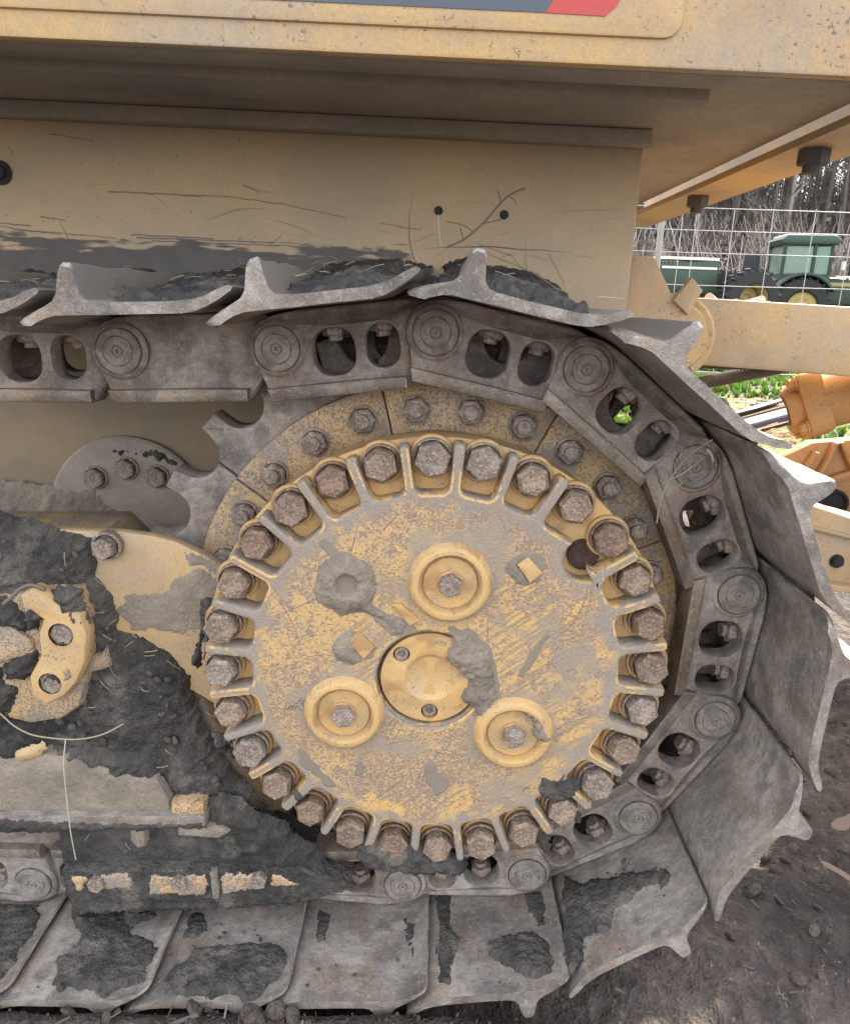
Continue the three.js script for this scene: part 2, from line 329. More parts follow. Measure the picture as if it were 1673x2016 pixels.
// link plate: outline in the frame of its first pin, x towards the next pin, y towards the shoe
function linkOutline() {
  const o = [];
  o.push(V2(-0.016, -0.0665), V2(0.168, -0.0665), V2(0.176, -0.055), V2(0.186, -0.040), V2(0.2, -0.036));
  for (let a = -70; a <= 75; a += 14) { const t = a * Math.PI / 180; o.push(V2(PITCH + 0.037 * Math.cos(t), 0.037 * Math.sin(t))); }
  o.push(V2(0.195, 0.0425), V2(0.18, 0.046), V2(0.03, 0.046), V2(0.0, 0.043), V2(-0.018, 0.037), V2(-0.031, 0.027), V2(-0.0375, 0.012), V2(-0.036, 0.0), V2(-0.031, -0.02), V2(-0.024, -0.042));
  return o;
}
function linkPlateGeo(s, solid) {
  const w1 = solid ? [] : [slot(0.0735, -0.0115, 0.056, 0.061, 0.024), slot(0.1385, -0.0095, 0.044, 0.057, 0.020)].map((h) => h.reverse());
  let g = ext(linkOutline(), -0.042, -0.010, 0.0035, w1, 0.6);
  const p = g.attributes.position;
  for (let i = 0; i < p.count; i++) { const x = p.getX(i); p.setZ(i, p.getZ(i) - 0.022 * sstep(0.155, 0.19, x)); }
  g = toCreasedNormals(g, 0.5);
  const rail = ext([V2(-0.0165, -0.0685), V2(0.166, -0.0685), V2(0.166, -0.052), V2(0.10, -0.0505), V2(-0.0225, -0.0505)], -0.05, -0.0035, 0.003);
  const boss = lathe([[0.0385, -0.02], [0.0375, -0.009], [0.034, -0.006], [0.0315, -0.0055]], 36);
  return [boxUV(join(g, boss), s * 0.17, s * 0.31), boxUV(rail, s * 0.17, s * 0.31)];
}
const pinEnd = boxUV(lathe([[0.0318, -0.03], [0.0318, -0.0085], [0.0295, -0.0085], [0.0295, -0.003], [0.0275, -0.0015], [0.0205, -0.0015], [0.0195, -0.0035], [0.0185, -0.0015], [0.0085, -0.001], [0.0070, -0.004], [0.0060, -0.004], [0.0050, -0.001], [0.0030, -0.001], [0.0024, -0.006], [0, -0.006]], 36, 0.35));
const bushing = boxUV(lathe([[0.0, -0.03], [0.0325, -0.03], [0.0325, -0.17], [0.0, -0.17]], 28));
function hexGeo(R, h, ch = 0.12) {               // hexagon head standing on z = 0
  const g = new THREE.LatheGeometry([V2(R, 0), V2(R, h * (1 - ch * 1.1)), V2(R * (1 - ch), h), V2(R * 0.45, h * 1.01), V2(0.00001, h * 0.985)], 6).toNonIndexed();
  g.rotateX(Math.PI / 2);
  return toCreasedNormals(g, 0.25);
}
const shoeNut = (() => { const g = join(hexGeo(0.0185, 0.022), lathe([[0.0205, -0.001], [0.0205, 0.004], [0.018, 0.004]], 24), lathe([[0.0105, 0.02], [0.0105, 0.029], [0, 0.030]], 16)); g.rotateX(Math.PI / 2); return boxUV(g); })(); // axis -y
for (let k = 0; k < pins.length - 1; k++) {
  const a = pins[k], b = pins[k + 1], ang = Math.atan2(b.y - a.y, b.x - a.x);
  const lk = group('track_link', dozer); lk.position.set(a.x, a.y, 0); lk.rotation.z = ang;
  const solid = k === 2;
  const [plate, rail] = linkPlateGeo(k, solid);
  obj('link_plate', plate, M.steel, lk);
  const inner = obj('link_plate', plate, M.steel, lk); inner.scale.z = -1; inner.position.z = 2 * ZC;
  obj('rail', rail, M.rail, lk); const ir = obj('rail', rail, M.rail, lk); ir.scale.z = -1; ir.position.z = 2 * ZC;
  obj('bushing', bushing, M.steel, lk);
  obj('pin', pinEnd, M.steel, lk).rotation.z = k * 1.3;
  if (!solid) for (const z of [-0.047, 2 * ZC + 0.047]) for (const x of [0.0735, 0.1385]) { const n = obj('shoe_nut', shoeNut, M.bolt, lk); n.position.set(x, 0.030, z); n.rotation.y = rr(0, 1); }
  const sh = group('track_shoe', dozer); sh.position.set(a.x, a.y, 0); sh.rotation.z = ang;
  const [sp, gr] = shoeGeo(k); obj('shoe_plate', sp, M.steel, sh); obj('grouser', gr, M.bright, sh);
}

// ---- sprocket: hub ring and nine bolted segments of three teeth
const sprocket = group('drive_sprocket', dozer);
obj('hub_ring', boxUV(lathe([[0.22, -0.13], [0.352, -0.13], [0.352, -0.096], [0.345, -0.090], [0.34, -0.088], [0.30, -0.088], [0.296, -0.084], [0.294, -0.070], [0.290, -0.055], [0.282, -0.045], [0.27, -0.040], [0.262, 0.0], [0.25, 0.005]], 108, 0.4)), M.worn, sprocket);
{
  const D = Math.PI / 180, T = STEP / 2;
  const rim = (a) => {                            // outer radius at angle a: bushing seats on the pitch circle, tips between
    let r = 0.456;
    const q = (a - PH0) / T, f = (q - Math.round(q)) * T;
    const s = RP * Math.sin(f), R0 = 0.0345;
    if (Math.abs(s) < R0) r = Math.min(r, RP * Math.cos(f) - Math.sqrt(R0 * R0 - s * s));
    return r;
  };
  for (let k = 0; k < 9; k++) {
    const a0 = 143.4 * D + k * 40 * D + 0.0022, a1 = a0 + 40 * D - 0.0044, pts = [];
    for (let i = 0; i <= 96; i++) { const a = a0 + (a1 - a0) * i / 96; pts.push(V2(rim(a) * Math.cos(a), rim(a) * Math.sin(a))); }
    for (let i = 0; i <= 24; i++) { const a = a1 + (a0 - a1) * i / 24; pts.push(V2(0.356 * Math.cos(a), 0.356 * Math.sin(a))); }
    const inn = [];
    for (let i = 0; i <= 24; i++) { const a = a0 + (a1 - a0) * i / 24; inn.push(V2(0.372 * Math.cos(a), 0.372 * Math.sin(a))); }
    for (let i = 0; i <= 24; i++) { const a = a1 + (a0 - a1) * i / 24; inn.push(V2(0.3, 0).rotateAround(V2(0, 0), a)); }
    const seg = group('sprocket_segment', sprocket);
    obj('tooth_rim', boxUV(ext(pts, -0.128, -0.080, 0.005, [], 0.7), k * 0.11), M.steel, seg);
    obj('bolt_flange', boxUV(ext(inn, -0.086, -0.068, 0.004), k * 0.21), M.worn, seg);
    for (let j = 0; j < 3; j++) {
      const a = (136.2 + 13.333 * (k * 3 + j + 1)) * D;
      const b = obj('segment_bolt', boxUV(join(hexGeo(0.0185, 0.016), lathe([[0.0105, 0.015], [0.0105, 0.024], [0.0085, 0.026], [0, 0.026]], 18), lathe([[0.021, 0], [0.021, 0.004], [0.018, 0.005]], 24)), k * 0.03, j * 0.04), M.bolt, seg);
      b.position.set(0.333 * Math.cos(a), 0.333 * Math.sin(a), -0.068); b.rotation.z = rr(0, 2);
    }
  }
}

// ---- final drive: flange, bolted cover with pockets, planet pins, centre plate
const hub = group('final_drive', dozer);
const HF = 0.085, HFL = 0.055, RH = 0.314, DB = 2 * Math.PI / 28, B0 = Math.PI / 2 + 0.0398;
obj('flange', boxUV(lathe([[0.20, -0.02], [0.300, -0.02], [0.304, 0.0], [0.3125, 0.004], [RH, 0.008], [RH, HFL - 0.003], [RH - 0.003, HFL], [0.0, HFL]], 140, 0.4)), M.paint, hub);
const smallBolt = at(1152, 1100, 0.075);
const boltAt = (k) => V2(0.291 * Math.cos(B0 + k * DB), 0.291 * Math.sin(B0 + k * DB));
{
  const pts = [], w = 0.0066, fr = 0.011, rin = 0.247, ro = RH - 0.001;
  for (let k = 0; k < 28; k++) {
    const t = B0 + (k + 0.5) * DB, c = Math.cos(t), s = Math.sin(t), put = (r, q) => pts.push(V2(r * c - q * s, r * s + q * c));
    if (k === 24) {
      const th = Math.atan2(smallBolt.y, smallBolt.x);
      for (let i = 0; i <= 12; i++) { const a = th - Math.PI / 2 - Math.PI * i / 12; pts.push(V2(smallBolt.x + 0.030 * Math.cos(a), smallBolt.y + 0.030 * Math.sin(a))); }
      continue;
    }
    const wr = w * (0.9 + 0.25 * hash(k, 3, 5)), rw = ro - 0.004 * hash(k, 9, 2);
    for (let i = 0; i <= 5; i++) { const a = i / 5 * Math.PI / 2; put(rin + fr - fr * Math.cos(a), -wr - fr + fr * Math.sin(a)); }
    put(rw - 0.004, -wr); put(rw, -wr + 0.003); put(rw, wr - 0.003); put(rw - 0.004, wr);
    for (let i = 5; i >= 0; i--) { const a = i / 5 * Math.PI / 2; put(rin + fr - fr * Math.cos(a), wr + fr - fr * Math.sin(a)); }
  }
  const holes = [circ(-0.0065, -0.0135, 0.0715, 48).reverse()];
  const g = ext(pts, HFL - 0.004, HF, 0.0045, holes, 0.45);
  // split the flat face from the edges and pocket walls
  const p = g.attributes.position, n = g.attributes.normal, A = [[], []], NN = [[], []];
  for (let i = 0; i < p.count; i += 3) {
    const q = [0, 1, 2].every((k) => p.getZ(i + k) > HF - 1e-5) ? 0 : 1;
    if (!q) for (let k = i; k < i + 3; k++) n.setXYZ(k, 0, 0, 1);
    for (let k = i; k < i + 3; k++) { A[q].push(p.getX(k), p.getY(k), p.getZ(k)); NN[q].push(n.getX(k), n.getY(k), n.getZ(k)); }
  }
  const mk = (q) => { const o = new THREE.BufferGeometry(); o.setAttribute('position', new THREE.Float32BufferAttribute(A[q], 3)); o.setAttribute('normal', new THREE.Float32BufferAttribute(NN[q], 3)); return boxUV(o); };
  const face = mk(0);
  obj('cover_face', face, hubFaceMaterial(), hub);
  obj('cover_edge', mk(1), M.rib, hub);
}
function hubFaceMaterial() {
  const n = 2048, S = 0.64, px = (x, y) => { const p = at(x, y, HF); return V2(p.x, p.y); };
  const P = (a) => a.map(([x, y]) => px(x, y));
  const sc = scratches(n, n, 1500, 90, 0.6, 2.4, 0.8, 501, false), sc2 = scratches(n, n, 120, 420, 1.0, 1.2, 1.1, 502, false);
  const bosses = [[886, 1147, 0.056], [677, 1402, 0.056], [1010, 1442, 0.056]].map(([x, y, r]) => [px(x, y), r]);
  // earth smears and bare patches read off the photograph
  const smear = [
    P([[625, 1065], [640, 1060], [665, 1085], [690, 1090], [720, 1105], [745, 1130], [745, 1165], [735, 1190], [760, 1210], [800, 1220], [815, 1235], [795, 1255], [770, 1250], [740, 1215], [710, 1205], [670, 1212], [635, 1195], [620, 1165], [625, 1120], [650, 1095]]),
    P([[650, 1270], [690, 1235], [745, 1275], [715, 1305], [690, 1308], [660, 1300]]),
    P([[995, 1105], [1025, 1090], [1075, 1092], [1075, 1118], [1060, 1125], [1065, 1140], [1045, 1155], [1020, 1150], [1000, 1130]]),
    P([[885, 1235], [920, 1235], [960, 1265], [978, 1310], [980, 1370], [965, 1400], [930, 1410], [925, 1390], [910, 1375], [925, 1340], [880, 1310], [880, 1270]]),
    P([[1020, 1330], [1072, 1248], [1078, 1252], [1030, 1330]]),
    P([[585, 1475], [600, 1475], [625, 1505], [665, 1545], [660, 1552], [620, 1530], [595, 1505]]),
    P([[695, 1505], [712, 1497], [722, 1510], [712, 1522], [700, 1520]]),
    P([[835, 1505], [860, 1500], [862, 1520], [880, 1530], [885, 1550], [860, 1565], [840, 1540]]),
    P([[960, 1460], [985, 1440], [1000, 1480], [980, 1500], [960, 1490]]),
  ];
  const dark = [P([[1060, 1555], [1070, 1530], [1095, 1535], [1110, 1525], [1140, 1535], [1140, 1555], [1120, 1575], [1095, 1578], [1070, 1572]]), P([[560, 1395], [640, 1345], [660, 1350], [600, 1400]])];
  const bb = (Q) => { let a = 1e9, b = -1e9, c = 1e9, d = -1e9; for (const p of Q) { a = Math.min(a, p.x); b = Math.max(b, p.x); c = Math.min(c, p.y); d = Math.max(d, p.y); } return [a - .02, b + .02, c - .02, d + .02]; };
  const sb = smear.map(bb), db = dark.map(bb);
  const [c, h] = pair(n, n, (u, v, i, j) => {
    const x = (u - 0.5) * S, y = (v - 0.5) * S, r = Math.hypot(x, y), id = j * n + i;
    const a = fbm(x * 9 + 5, y * 9, 5, 101), b = fbm(x * 60, y * 60, 4, 104), f = vn(x * 900, y * 900, 0, 107), g = fbm(x * 480 + 8 * b, y * 480, 3, 110), g2 = fbm((x + y) * 260, (x - y) * 700, 2, 113);
    const q1 = fbm(x * 14 + 3 * a, y * 14 + 3 * b, 5, 117), zone = sstep(0.36, 0.60, q1);
    let dust = clamp(0.30 + 0.55 * zone + 0.8 * (a - 0.5) + 0.5 * (b - 0.5));
    let wear = 0.05 + 1.0 * zone * (0.6 + 0.8 * b);
    const rimw = 1.25 * sstep(0.222, 0.247, r + (b - 0.5) * 0.035);
    let bw = 0; for (const [p, q] of bosses) bw = Math.max(bw, 1 - sstep(q * 0.98, q * 1.22, Math.hypot(x - p.x, y - p.y) + (b - 0.5) * 0.02));
    let col = mix3([0.80, 0.64, 0.39], [0.665, 0.575, 0.475], dust);
    const chip = sstep(0.60 - 0.13 * wear, 0.66 - 0.13 * wear, g * 0.62 + g2 * 0.38);
    col = mix3(col, [0.475, 0.395, 0.335], chip * 0.58);
    const st = fbm((x * 0.8 + y * 0.6) * 22, (y * 0.8 - x * 0.6) * 330, 3, 119), scr = sstep(0.50, 0.64, st) * sstep(0.46, 0.62, fbm(x * 10 + 9, y * 10, 4, 123));
    col = mix3(col, mix3([0.50, 0.42, 0.35], [0.60, 0.545, 0.49], b), scr * 0.65);
    const sm = sstep(0.55, 0.68, fbm(x * 17 + 31, y * 17, 5, 127)); col = mix3(col, mix3([0.55, 0.50, 0.44], [0.63, 0.575, 0.50], g), sm * 0.75);
    col = mix3(col, [0.40, 0.34, 0.325], clamp(sc[id] * (0.35 + 0.5 * wear)));
    col = mix3(col, [0.33, 0.29, 0.285], sc2[id] * 0.8);
    const gre = clamp(Math.max(rimw, bw * 0.8) * (0.72 + 0.9 * (b - 0.45)));
    col = mix3(col, mix3([0.52, 0.475, 0.435], [0.62, 0.57, 0.515], g), gre * 0.9);
    let hh = 0.5 - 0.15 * chip - 0.2 * sc2[id] + 0.06 * (f - 0.5);
    for (let q = 0; q < smear.length; q++) { const z = sb[q]; if (x > z[0] && x < z[1] && y > z[2] && y < z[3]) { const d = sdist(x, y, smear[q]) + (b - 0.5) * 0.012, m = sstep(-0.0008, 0.0012, d); if (m > 0) { col = mix3(col, mix3([0.45, 0.415, 0.37], [0.56, 0.51, 0.45], a * 0.6 + b * 0.4), m * 0.95); hh = mix(hh, 0.85 + 0.25 * (b - 0.5), m); } } }
    for (let q = 0; q < dark.length; q++) { const z = db[q]; if (x > z[0] && x < z[1] && y > z[2] && y < z[3]) { const d = sdist(x, y, dark[q]) + (b - 0.5) * 0.014, m = sstep(-0.0008, 0.0012, d) * (q ? 0.5 * sstep(0.4, 0.6, g) : 1); if (m > 0) { col = mix3(col, [0.30, 0.28, 0.275], m); hh = mix(hh, 0.9, m); } } }
    const l = 1 + (f - 0.5) * 0.12; return [col[0] * l, col[1] * l, col[2] * l, clamp(hh)];
  });
  for (const t of [c, h]) { t.repeat.set(1 / S, 1 / S); t.offset.set(0.5, 0.5); t.wrapS = t.wrapT = THREE.ClampToEdgeWrapping; }
  return std({ map: c, bumpMap: h, bumpScale: 0.0022, roughness: 0.72 });
}
// planet pin bosses
for (const [x, y, mudded] of [[886, 1147], [677, 1402], [1010, 1442]]) {
  const p = at(x, y, HF), g = group('planet_pin_boss', hub); g.position.set(p.x, p.y, HF);
  obj('ring', boxUV(lathe([[0.0565, -0.004], [0.054, 0.003], [0.050, 0.010], [0.046, 0.0125], [0.042, 0.012], [0.0385, 0.008], [0.037, 0.0], [0.037, -0.012]], 64, 0.7), x * 0.01, y * 0.013), M.paint, g);
  obj('retainer', boxUV(lathe([[0.0358, -0.01], [0.0358, 0.0005], [0.0345, 0.002], [0.0, 0.002]], 48), x * 0.02), M.paint, g);
  obj('washer', boxUV(lathe([[0.0175, 0.001], [0.0175, 0.004], [0.0, 0.005]], 28)), M.paint, g);
  const b = obj('bolt', boxUV(hexGeo(0.0158, 0.014), x * 0.01), M.bolt, g); b.position.z = 0.003; b.rotation.z = rr(0, 1);
}
// centre cover plate in its recess
{
  const g = group('centre_plate', hub); g.position.set(-0.0065, -0.0135, 0);
  obj('recess', boxUV(lathe([[0.072, HF - 0.001], [0.0715, HFL + 0.004], [0.0, HFL + 0.004]], 64)), M.worn, g);
  const hs = [at(785, 1285, HF - 0.006), at(845, 1413, HF - 0.006)].map((p) => V2(p.x + 0.0065, p.y + 0.0135)).map((q) => q.clone().setLength(Math.min(q.length(), 0.0515)));
  obj('plate', boxUV(ext(circ(0, 0, 0.0668, 72), HF - 0.024, HF - 0.006, 0.0015, [circ(0.001, 0.001, 0.034, 48).reverse(), ...hs.map((q) => circ(q.x, q.y, 0.0115, 24).reverse())]), 0.3, 0.1), M.paint, g);
  obj('dish', boxUV(lathe([[0.0345, HF - 0.0062], [0.032, HF - 0.008], [0.029, HF - 0.0115], [0.0, HF - 0.012]], 48, 0.8), 0.7, 0.2), M.paint, g).position.set(0.001, 0.001, 0);
  for (const q of hs) {
    const m = obj('screw', boxUV(join(lathe([[0.0102, -0.004], [0.0102, 0.006], [0.0092, 0.008], [0.0052, 0.008], [0.0050, 0.003], [0, 0.003]], 24)), q.x), M.bolt, g); m.position.set(q.x, q.y, HF - 0.018);
  }
}
// cast lettering on the centre plate
{
  const font = await new FontLoader().loadAsync('fonts/droid/droid_sans_bold.typeface.json');
  for (const [t, x, y, a] of [['NRK', 851, 1268, -0.12], ['560', 893, 1400, 0.45], ['E5', 770, 1372, -0.7]]) {
    const g = new TextGeometry(t, { font, size: 0.0068, depth: 0.0009, curveSegments: 3 }), p = at(x, y, HF - 0.006), o = obj('cast_text', boxUV(g), M.worn, hub); o.position.set(p.x, p.y, HF - 0.0062); o.rotation.z = a;
  }
}
// raised cast squares and bars on the cover
for (const [name, pts] of [['cast_square', [[1018, 1112], [1040, 1097], [1068, 1128], [1043, 1148]]], ['cast_square', [[685, 1262], [705, 1242], [738, 1275], [716, 1298]]], ['cast_bar', [[768, 1188], [790, 1190], [828, 1222], [806, 1232]]]])
  obj(name, boxUV(ext(polyPx(pts, HF + 0.003), HF - 0.002, HF + 0.0035, 0.0012)), M.paint, hub);
// the ring of cover bolts
{
  const boltTints = [0xffffff, 0xf4e8dc, 0xeee4d8, 0xfdf4e8, 0xe6d4c4].map((color) => std({ map: bltC, bumpMap: bltH, bumpScale: 0.002, roughness: 0.74, color }));
  const heads = [0, 1, 2].map((q) => boxUV(join(hexGeo(0.0228 - q * 0.0006, 0.032, 0.12 + q * 0.05), lathe([[0.0248, 0], [0.0248, 0.008], [0.0228, 0.010]], 28)), q * 0.04, q * 0.03));
  const wash = boxUV(lathe([[0.0285, 0], [0.0285, 0.005], [0.0272, 0.0065], [0.02, 0.0065]], 36));
  for (let k = 0; k < 28; k++) {
    const p = boltAt(k), b = group('cover_bolt', hub); b.position.set(p.x, p.y, HFL);
    obj('washer', wash, M.paint, b); const h = obj('hex_head', heads[k % 3], boltTints[(k * 7 + (k >> 2)) % 5], b); h.position.z = 0.006; h.rotation.z = rr(0, 2); h.scale.z = 0.9; h.rotation.x = rr(-0.05, 0.05); h.rotation.y = rr(-0.05, 0.05);
  }
  const s = obj('plug_bolt', boxUV(lathe([[0.021, 0], [0.021, 0.005], [0.0195, 0.0065], [0.018, 0.004], [0.0, 0.004]], 32)), std({ map: bltC, bumpMap: bltH, bumpScale: 0.002, roughness: 0.8, color: 0x8a766c }), hub); s.position.set(smallBolt.x, smallBolt.y, HFL);
}

// ---- hull side, deck
const hull = group('hull', dozer);
const ZH = -0.40;
{
  const a = at(1270, 250, ZH), b = at(1246, 600, ZH);
  const side = [V2(-2.6, 0.80), V2(a.x, 0.80), V2(a.x, 0.35), V2(0.30, -0.1), V2(-0.1, -0.25), V2(-2.6, -0.25)];
  const g = ext(side, ZH - 0.012, ZH, 0.003);
  obj('side_panel', boxUV(g), hullMaterial(), hull);
  obj('rear_panel', boxUV(box(0.012, 1.1, 0.9, a.x - 0.0065, 0.245, ZH - 0.463)), M.yellow, hull);
  for (const [x, y] of [[863, 415], [992, 423]]) { const p = at(x, y, ZH); const r = obj('hole_plug', boxUV(lathe([[0.0075, 0], [0.0075, 0.002], [0.006, 0.004], [0, 0.0045]], 16)), M.dark, hull); r.position.set(p.x, p.y, ZH); }
  const p = at(2, 340, ZH), bb = obj('panel_bolt', boxUV(join(hexGeo(0.013, 0.011), lathe([[0.02, 0], [0.02, 0.004], [0.012, 0.005]], 24))), M.dark, hull); bb.position.set(p.x, p.y, ZH);
}
function hullMaterial() {
  const n = 2048, m = 1024, W = 1.4, H = 0.7, X0 = -0.95, Y0 = 0.1;   // metres covered
  const sc = scratches(n, m, 240, 120, 0.06, 0.5, 0.9, 611, false), big = scratches(n, m, 26, 420, 3.06, 0.16, 1.6, 612, false), dots = scratches(n, m, 700, 5, 0, 3, 1.6, 613, false);
  const lines = [[215, 377, 450, 388, 0.8], [450, 388, 560, 402, 0.7], [560, 402, 680, 428, 0.5], [100, 262, 186, 278, 0.5], [80, 425, 130, 435, 0.7], [260, 462, 420, 470, 0.9], [270, 468, 540, 478, 0.9], [300, 474, 600, 486, 0.8], [0, 446, 120, 462, 0.7], [40, 452, 230, 470, 0.7], [480, 365, 512, 380, 0.5], [750, 440, 830, 452, 0.4], [0, 440, 60, 444, 0.8], [120, 440, 135, 470, 0.7], [940, 480, 1010, 505, 0.5], [960, 500, 1060, 540, 0.5], [1000, 500, 1080, 580, 0.4], [1080, 500, 1110, 560, 0.4]].map(([a, b, c, d, k]) => { const p = at(a, b, ZH), q = at(c, d, ZH); return [p.x, p.y, q.x, q.y, k]; });
  const seg = (x, y, [a, b, c, d]) => { const ex = c - a, ey = d - b, t = clamp(((x - a) * ex + (y - b) * ey) / (ex * ex + ey * ey)); return Math.hypot(x - a - ex * t, y - b - ey * t); };
  const [c, h] = pair(n, m, (u, v, i, j) => {
    const x = X0 + u * W, y = Y0 + v * H, id = j * n + i;
    const a = fbm(x * 5, y * 9, 5, 121), b = fbm(x * 50, y * 50, 4, 124), f = vn(x * 700, y * 700, 0, 127), s2 = fbm(x * 22, y * 120, 4, 129);
    let col = mix3([0.735, 0.625, 0.465], [0.64, 0.57, 0.475], clamp(0.5 + 1.5 * (a - 0.5) + 0.3 * (b - 0.5)));
    const lo = 1 - sstep(0.56, 0.68, y + (a - 0.5) * 0.1), lft = 1 - sstep(-0.5, 0.1, x + (a - 0.5) * 0.5);
    col = mix3(col, [0.40, 0.35, 0.31], sc[id] * 0.65 * (0.15 + lo)); col = mix3(col, [0.33, 0.29, 0.27], dots[id] * (0.15 + 0.55 * lft)); col = mix3(col, [0.31, 0.28, 0.27], big[id] * clamp(0.1 + 1.2 * lo));
    for (const l of lines) { const d = seg(x, y + (b - 0.5) * 0.004, l); if (d < 0.002) col = mix3(col, [0.34, 0.30, 0.28], (1 - sstep(0.0004, 0.0016, d)) * l[4] * (0.5 + b)); }
    const dirt = sstep(0.0, 0.012, 0.568 - 0.10 * sstep(-0.12, 0.2, x + (a - 0.5) * 0.3) - y + (s2 - 0.5) * 0.055 + (b - 0.5) * 0.01);
    col = mix3(col, mix3([0.25, 0.24, 0.235], [0.33, 0.31, 0.30], b), dirt * 0.93);
    if (y < 0.40) col = mix3([0.60, 0.52, 0.40], [0.50, 0.45, 0.37], clamp(0.5 + 1.6 * (a - 0.5) + 0.6 * (b - 0.5)));
    const l = 1 + (f - 0.5) * 0.07; return [col[0] * l, col[1] * l, col[2] * l, clamp(0.5 + dirt * 0.3 * b + 0.05 * (f - 0.5))];
  });
  for (const t of [c, h]) { t.repeat.set(1 / W, 1 / H); t.offset.set(-X0 / W, -Y0 / H); t.wrapS = t.wrapT = THREE.MirroredRepeatWrapping; }
  return std({ map: c, bumpMap: h, bumpScale: 0.0012, roughness: 0.6 });
}
{
  const deck = group('deck', dozer); deck.position.set(0, 0.742, 0.04); deck.rotation.z = -0.021; deck.rotation.y = 0;
  const XE = 0.66;
  // outer side panel above the deck, with a raised door and a decal stripe
  obj('side_panel', boxUV(ext([V2(-2.6, 0), V2(XE, 0), V2(XE, 0.95), V2(-2.6, 0.95)], -0.018, 0, 0.003)), M.yellow, deck);
  const door = [V2(-2.4, 0.045)];
  const lp = (x, y) => { const p = at(x, y, 0.045).sub(V3(0, 0.742, 0)); return V2(p.x + 0.021 * -p.y, p.y + 0.021 * p.x); };
  const c1 = lp(1312, 75), c2 = lp(1344, 40);
  const dr = [V2(-2.4, c1.y), V2(c1.x - 0.004, c1.y)];
  for (let i = 1; i <= 5; i++) { const t = i / 5 * Math.PI / 2; dr.push(V2(c1.x - 0.004 + (c2.x - c1.x + 0.004) * Math.sin(t), c1.y + (c2.x - c1.x + 0.004) * (1 - Math.cos(t)))); }
  dr.push(V2(c2.x, 0.85), V2(-2.4, 0.85));
  obj('access_door', boxUV(ext(dr, -0.001, 0.0045, 0.002)), M.yellow, deck);
  const q = (a) => a.map(([x, y]) => lp(x, y)), up = (p) => V2(p.x, p.y + 0.07);
  const d1 = q([[455, -4], [1072, 25]]), d2 = q([[1072, 25], [1190, 32], [1213, 12]]);
  const dec = group('decal_stripe', deck);
  obj('grey_stripe', boxUV(ext([d1[0], d1[1], V2(d1[1].x + 0.045, d1[1].y + 0.07), up(d1[0])], 0.0046, 0.0056, 0)), std({ color: 0x4b525c, roughness: 0.5, bumpMap: stlH, bumpScale: 0.0004 }), dec);
  obj('red_stripe', boxUV(ext([V2(d2[0].x + 0.0004, d2[0].y), d2[1], d2[2], V2(d2[2].x + 0.035, d1[1].y + 0.07), V2(d1[1].x + 0.0454, d1[1].y + 0.07)], 0.0046, 0.0056, 0)), std({ color: 0xb4423c, roughness: 0.5 }), dec);
  // underside: channel lip, recess, inner rail
  const D = 1.6;
  obj('underside_plate', boxUV(box(2.6 + 0.55, 0.01, D, (0.55 - 2.6) / 2, 0.030, -0.018 - D / 2 - 0.001)), M.grime, deck);
  obj('edge_channel', boxUV(ext([V2(-2.6, 0.0), V2(0.55, 0.0), V2(0.55, 0.024), V2(-2.6, 0.024)], -0.075, -0.0195, 0.003)), M.grime, deck);
  obj('inner_rail', boxUV(ext([V2(-2.6, 0.006), V2(0.34, 0.006), V2(0.34, 0.0245), V2(-2.6, 0.0245)], -0.25, -0.15, 0.004)), M.grime, deck);
  obj('hull_angle', boxUV(ext([V2(-2.6, 0.0), V2(0.335, 0.0), V2(0.335, 0.0245), V2(-2.6, 0.0245)], -0.437, -0.40, 0.004)), M.grime, deck);
  obj('rear_flange', boxUV(box(0.11, 0.012, D, 0.605, 0.004, -0.0195 - D / 2)), M.yellow, deck);
  obj('rear_wall', boxUV(box(0.012, 0.9, D, 0.653, 0.462, -0.0195 - D / 2)), M.yellow, deck);
  obj('top_cover', boxUV(box(2.6 + XE, 0.012, D + 0.02, (XE - 2.6) / 2, 0.957, -D / 2)), M.yellow, deck);
  for (const z of [-0.36, -0.9]) { const b = obj('flange_nut', (() => { const g = join(hexGeo(0.024, 0.024), lathe([[0.014, 0.02], [0.014, 0.036], [0, 0.037]], 16)); g.rotateX(Math.PI / 2); return boxUV(g); })(), std({ color: 0x4f4d49, roughness: 0.8 }), deck); b.position.set(0.585, -0.0025, z); }
}

